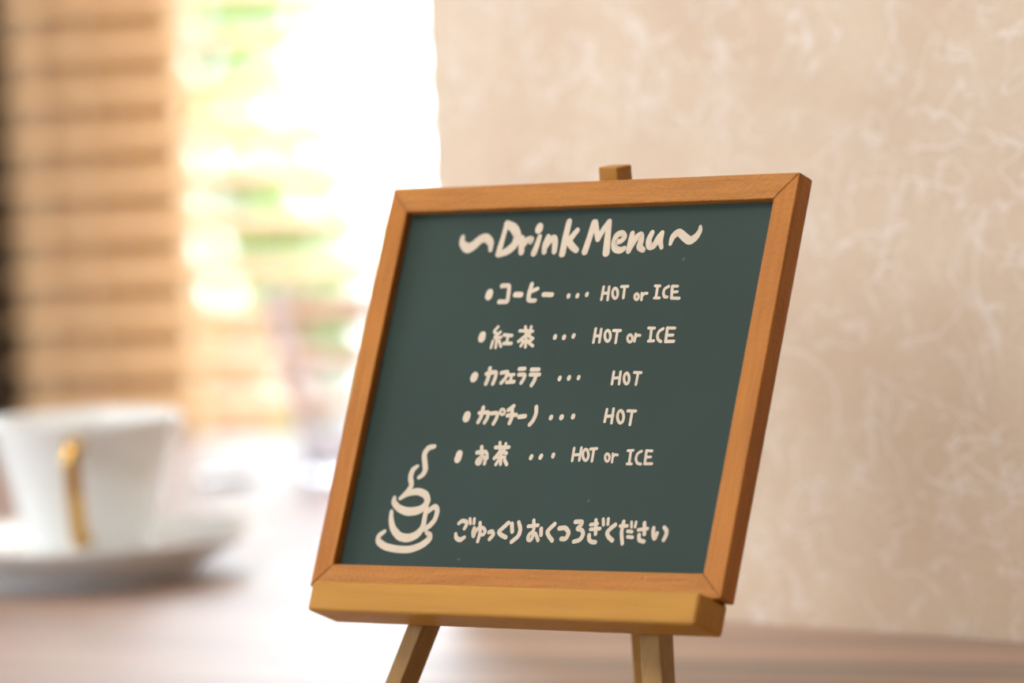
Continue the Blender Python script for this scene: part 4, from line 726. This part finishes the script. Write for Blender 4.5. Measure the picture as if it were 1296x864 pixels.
# low brown board fence at the lower left of the view
fn = empty('garden_fence', Matrix.Translation((-0.27, 4.35, -0.9)), 'low brown board fence outdoors behind the lower left of the blind', 'fence')
for (x0, x1) in ((-1500, -1400), (-1390, -1290), (-1280, -1180), (-1170, -1070), (-1060, -960), (-950, -850), (-840, -740), (-730, -630), (-620, -520), (-510, -410), (-400, -300), (-290, -190), (-180, -80), (-70, -30), (-16, 48)):
    mesh_obj('board', box(bmesh.new(), x0, x1, 0, 18, 30, 852), M_FENCE, fn, bevel=1)
for z in (200, 700): mesh_obj('cross_rail', box(bmesh.new(), -1500, 48, 19, 45, z, z + 60), M_FENCE, fn, bevel=1)
for x in (-1480, -700, -6): mesh_obj('post', box(bmesh.new(), x - 20, x + 20, 46, 86, 0, 800), M_FENCE, fn, bevel=1)
# shrub with loose green leaves
def shrub(name, loc, label, spots, leaf, twigs):
    sh = empty(name, Matrix.Translation(loc), label, 'shrub', 'green shrubs outside the window')
    bm = bmesh.new()
    for (x, y, z) in spots:
        d = Vector((rnd.gauss(0, 1), rnd.gauss(0, 1) - .6, rnd.gauss(0, 1) + .5)).normalized(); q = d.to_track_quat('Z', 'Y').to_matrix()
        L = leaf * rnd.uniform(.7, 1.3); Wd = L * .42
        pts = [(0, -L, 0), (Wd, -L * .2, L * .12), (Wd * .7, L * .5, L * .1), (0, L, 0), (-Wd * .7, L * .5, L * .1), (-Wd, -L * .2, L * .12)]
        ctr = Vector((x, y, z)); vs = [bm.verts.new(ctr + q @ Vector(p)) for p in pts]
        bm.faces.new((vs[0], vs[1], vs[2], vs[3])); bm.faces.new((vs[0], vs[3], vs[4], vs[5]))
    for f in bm.faces: f.smooth = False
    o = mesh_obj('foliage', bm, M_LEAF, sh); o['kind'] = 'stuff'
    bm = bmesh.new()
    for (x0, y0, z0, x1, y1, z1) in twigs:
        r_ = 5; hexa(bm, [(x0 - r_, y0 - r_, z0), (x0 + r_, y0 - r_, z0), (x0 + r_, y0 + r_, z0), (x0 - r_, y0 + r_, z0)], [(x1 - 2, y1 - 2, z1), (x1 + 2, y1 - 2, z1), (x1 + 2, y1 + 2, z1), (x1 - 2, y1 + 2, z1)])
    o = mesh_obj('stems', bm, M_TWIG, sh)
sp1 = []
for _ in range(8500):
    x, z = rnd.uniform(-900, 130), rnd.uniform(60, 1420)
    hi = z > 990
    xs = -25 if hi else 15
    if x > xs and rnd.random() < (x - xs) / 190: continue
    if not hi and abs(x + 21 + (z - 900) * .09) < 10: continue
    sp1.append((x, rnd.uniform(-90, 90), z))
shrub('shrub', (-0.285, 4.75, -0.9), 'loose green shrub behind the brown fence outdoors, left in the window', sp1, 32, [(x, 0, 0, x + rnd.uniform(-60, 60), 0, 1300) for x in range(-850, 100, 110)])
sp2 = []
for _ in range(500):
    x, z = rnd.uniform(-200, 700), rnd.gauss(790, 60)
    sp2.append((x, rnd.uniform(-120, 120), z))
shrub('shrub', (-0.16, 5.6, -0.9), 'low sparse green shrub outdoors in the middle of the window', sp2, 16, [(x, 0, 0, x + rnd.uniform(-60, 60), 0, 800) for x in range(-150, 650, 120)])
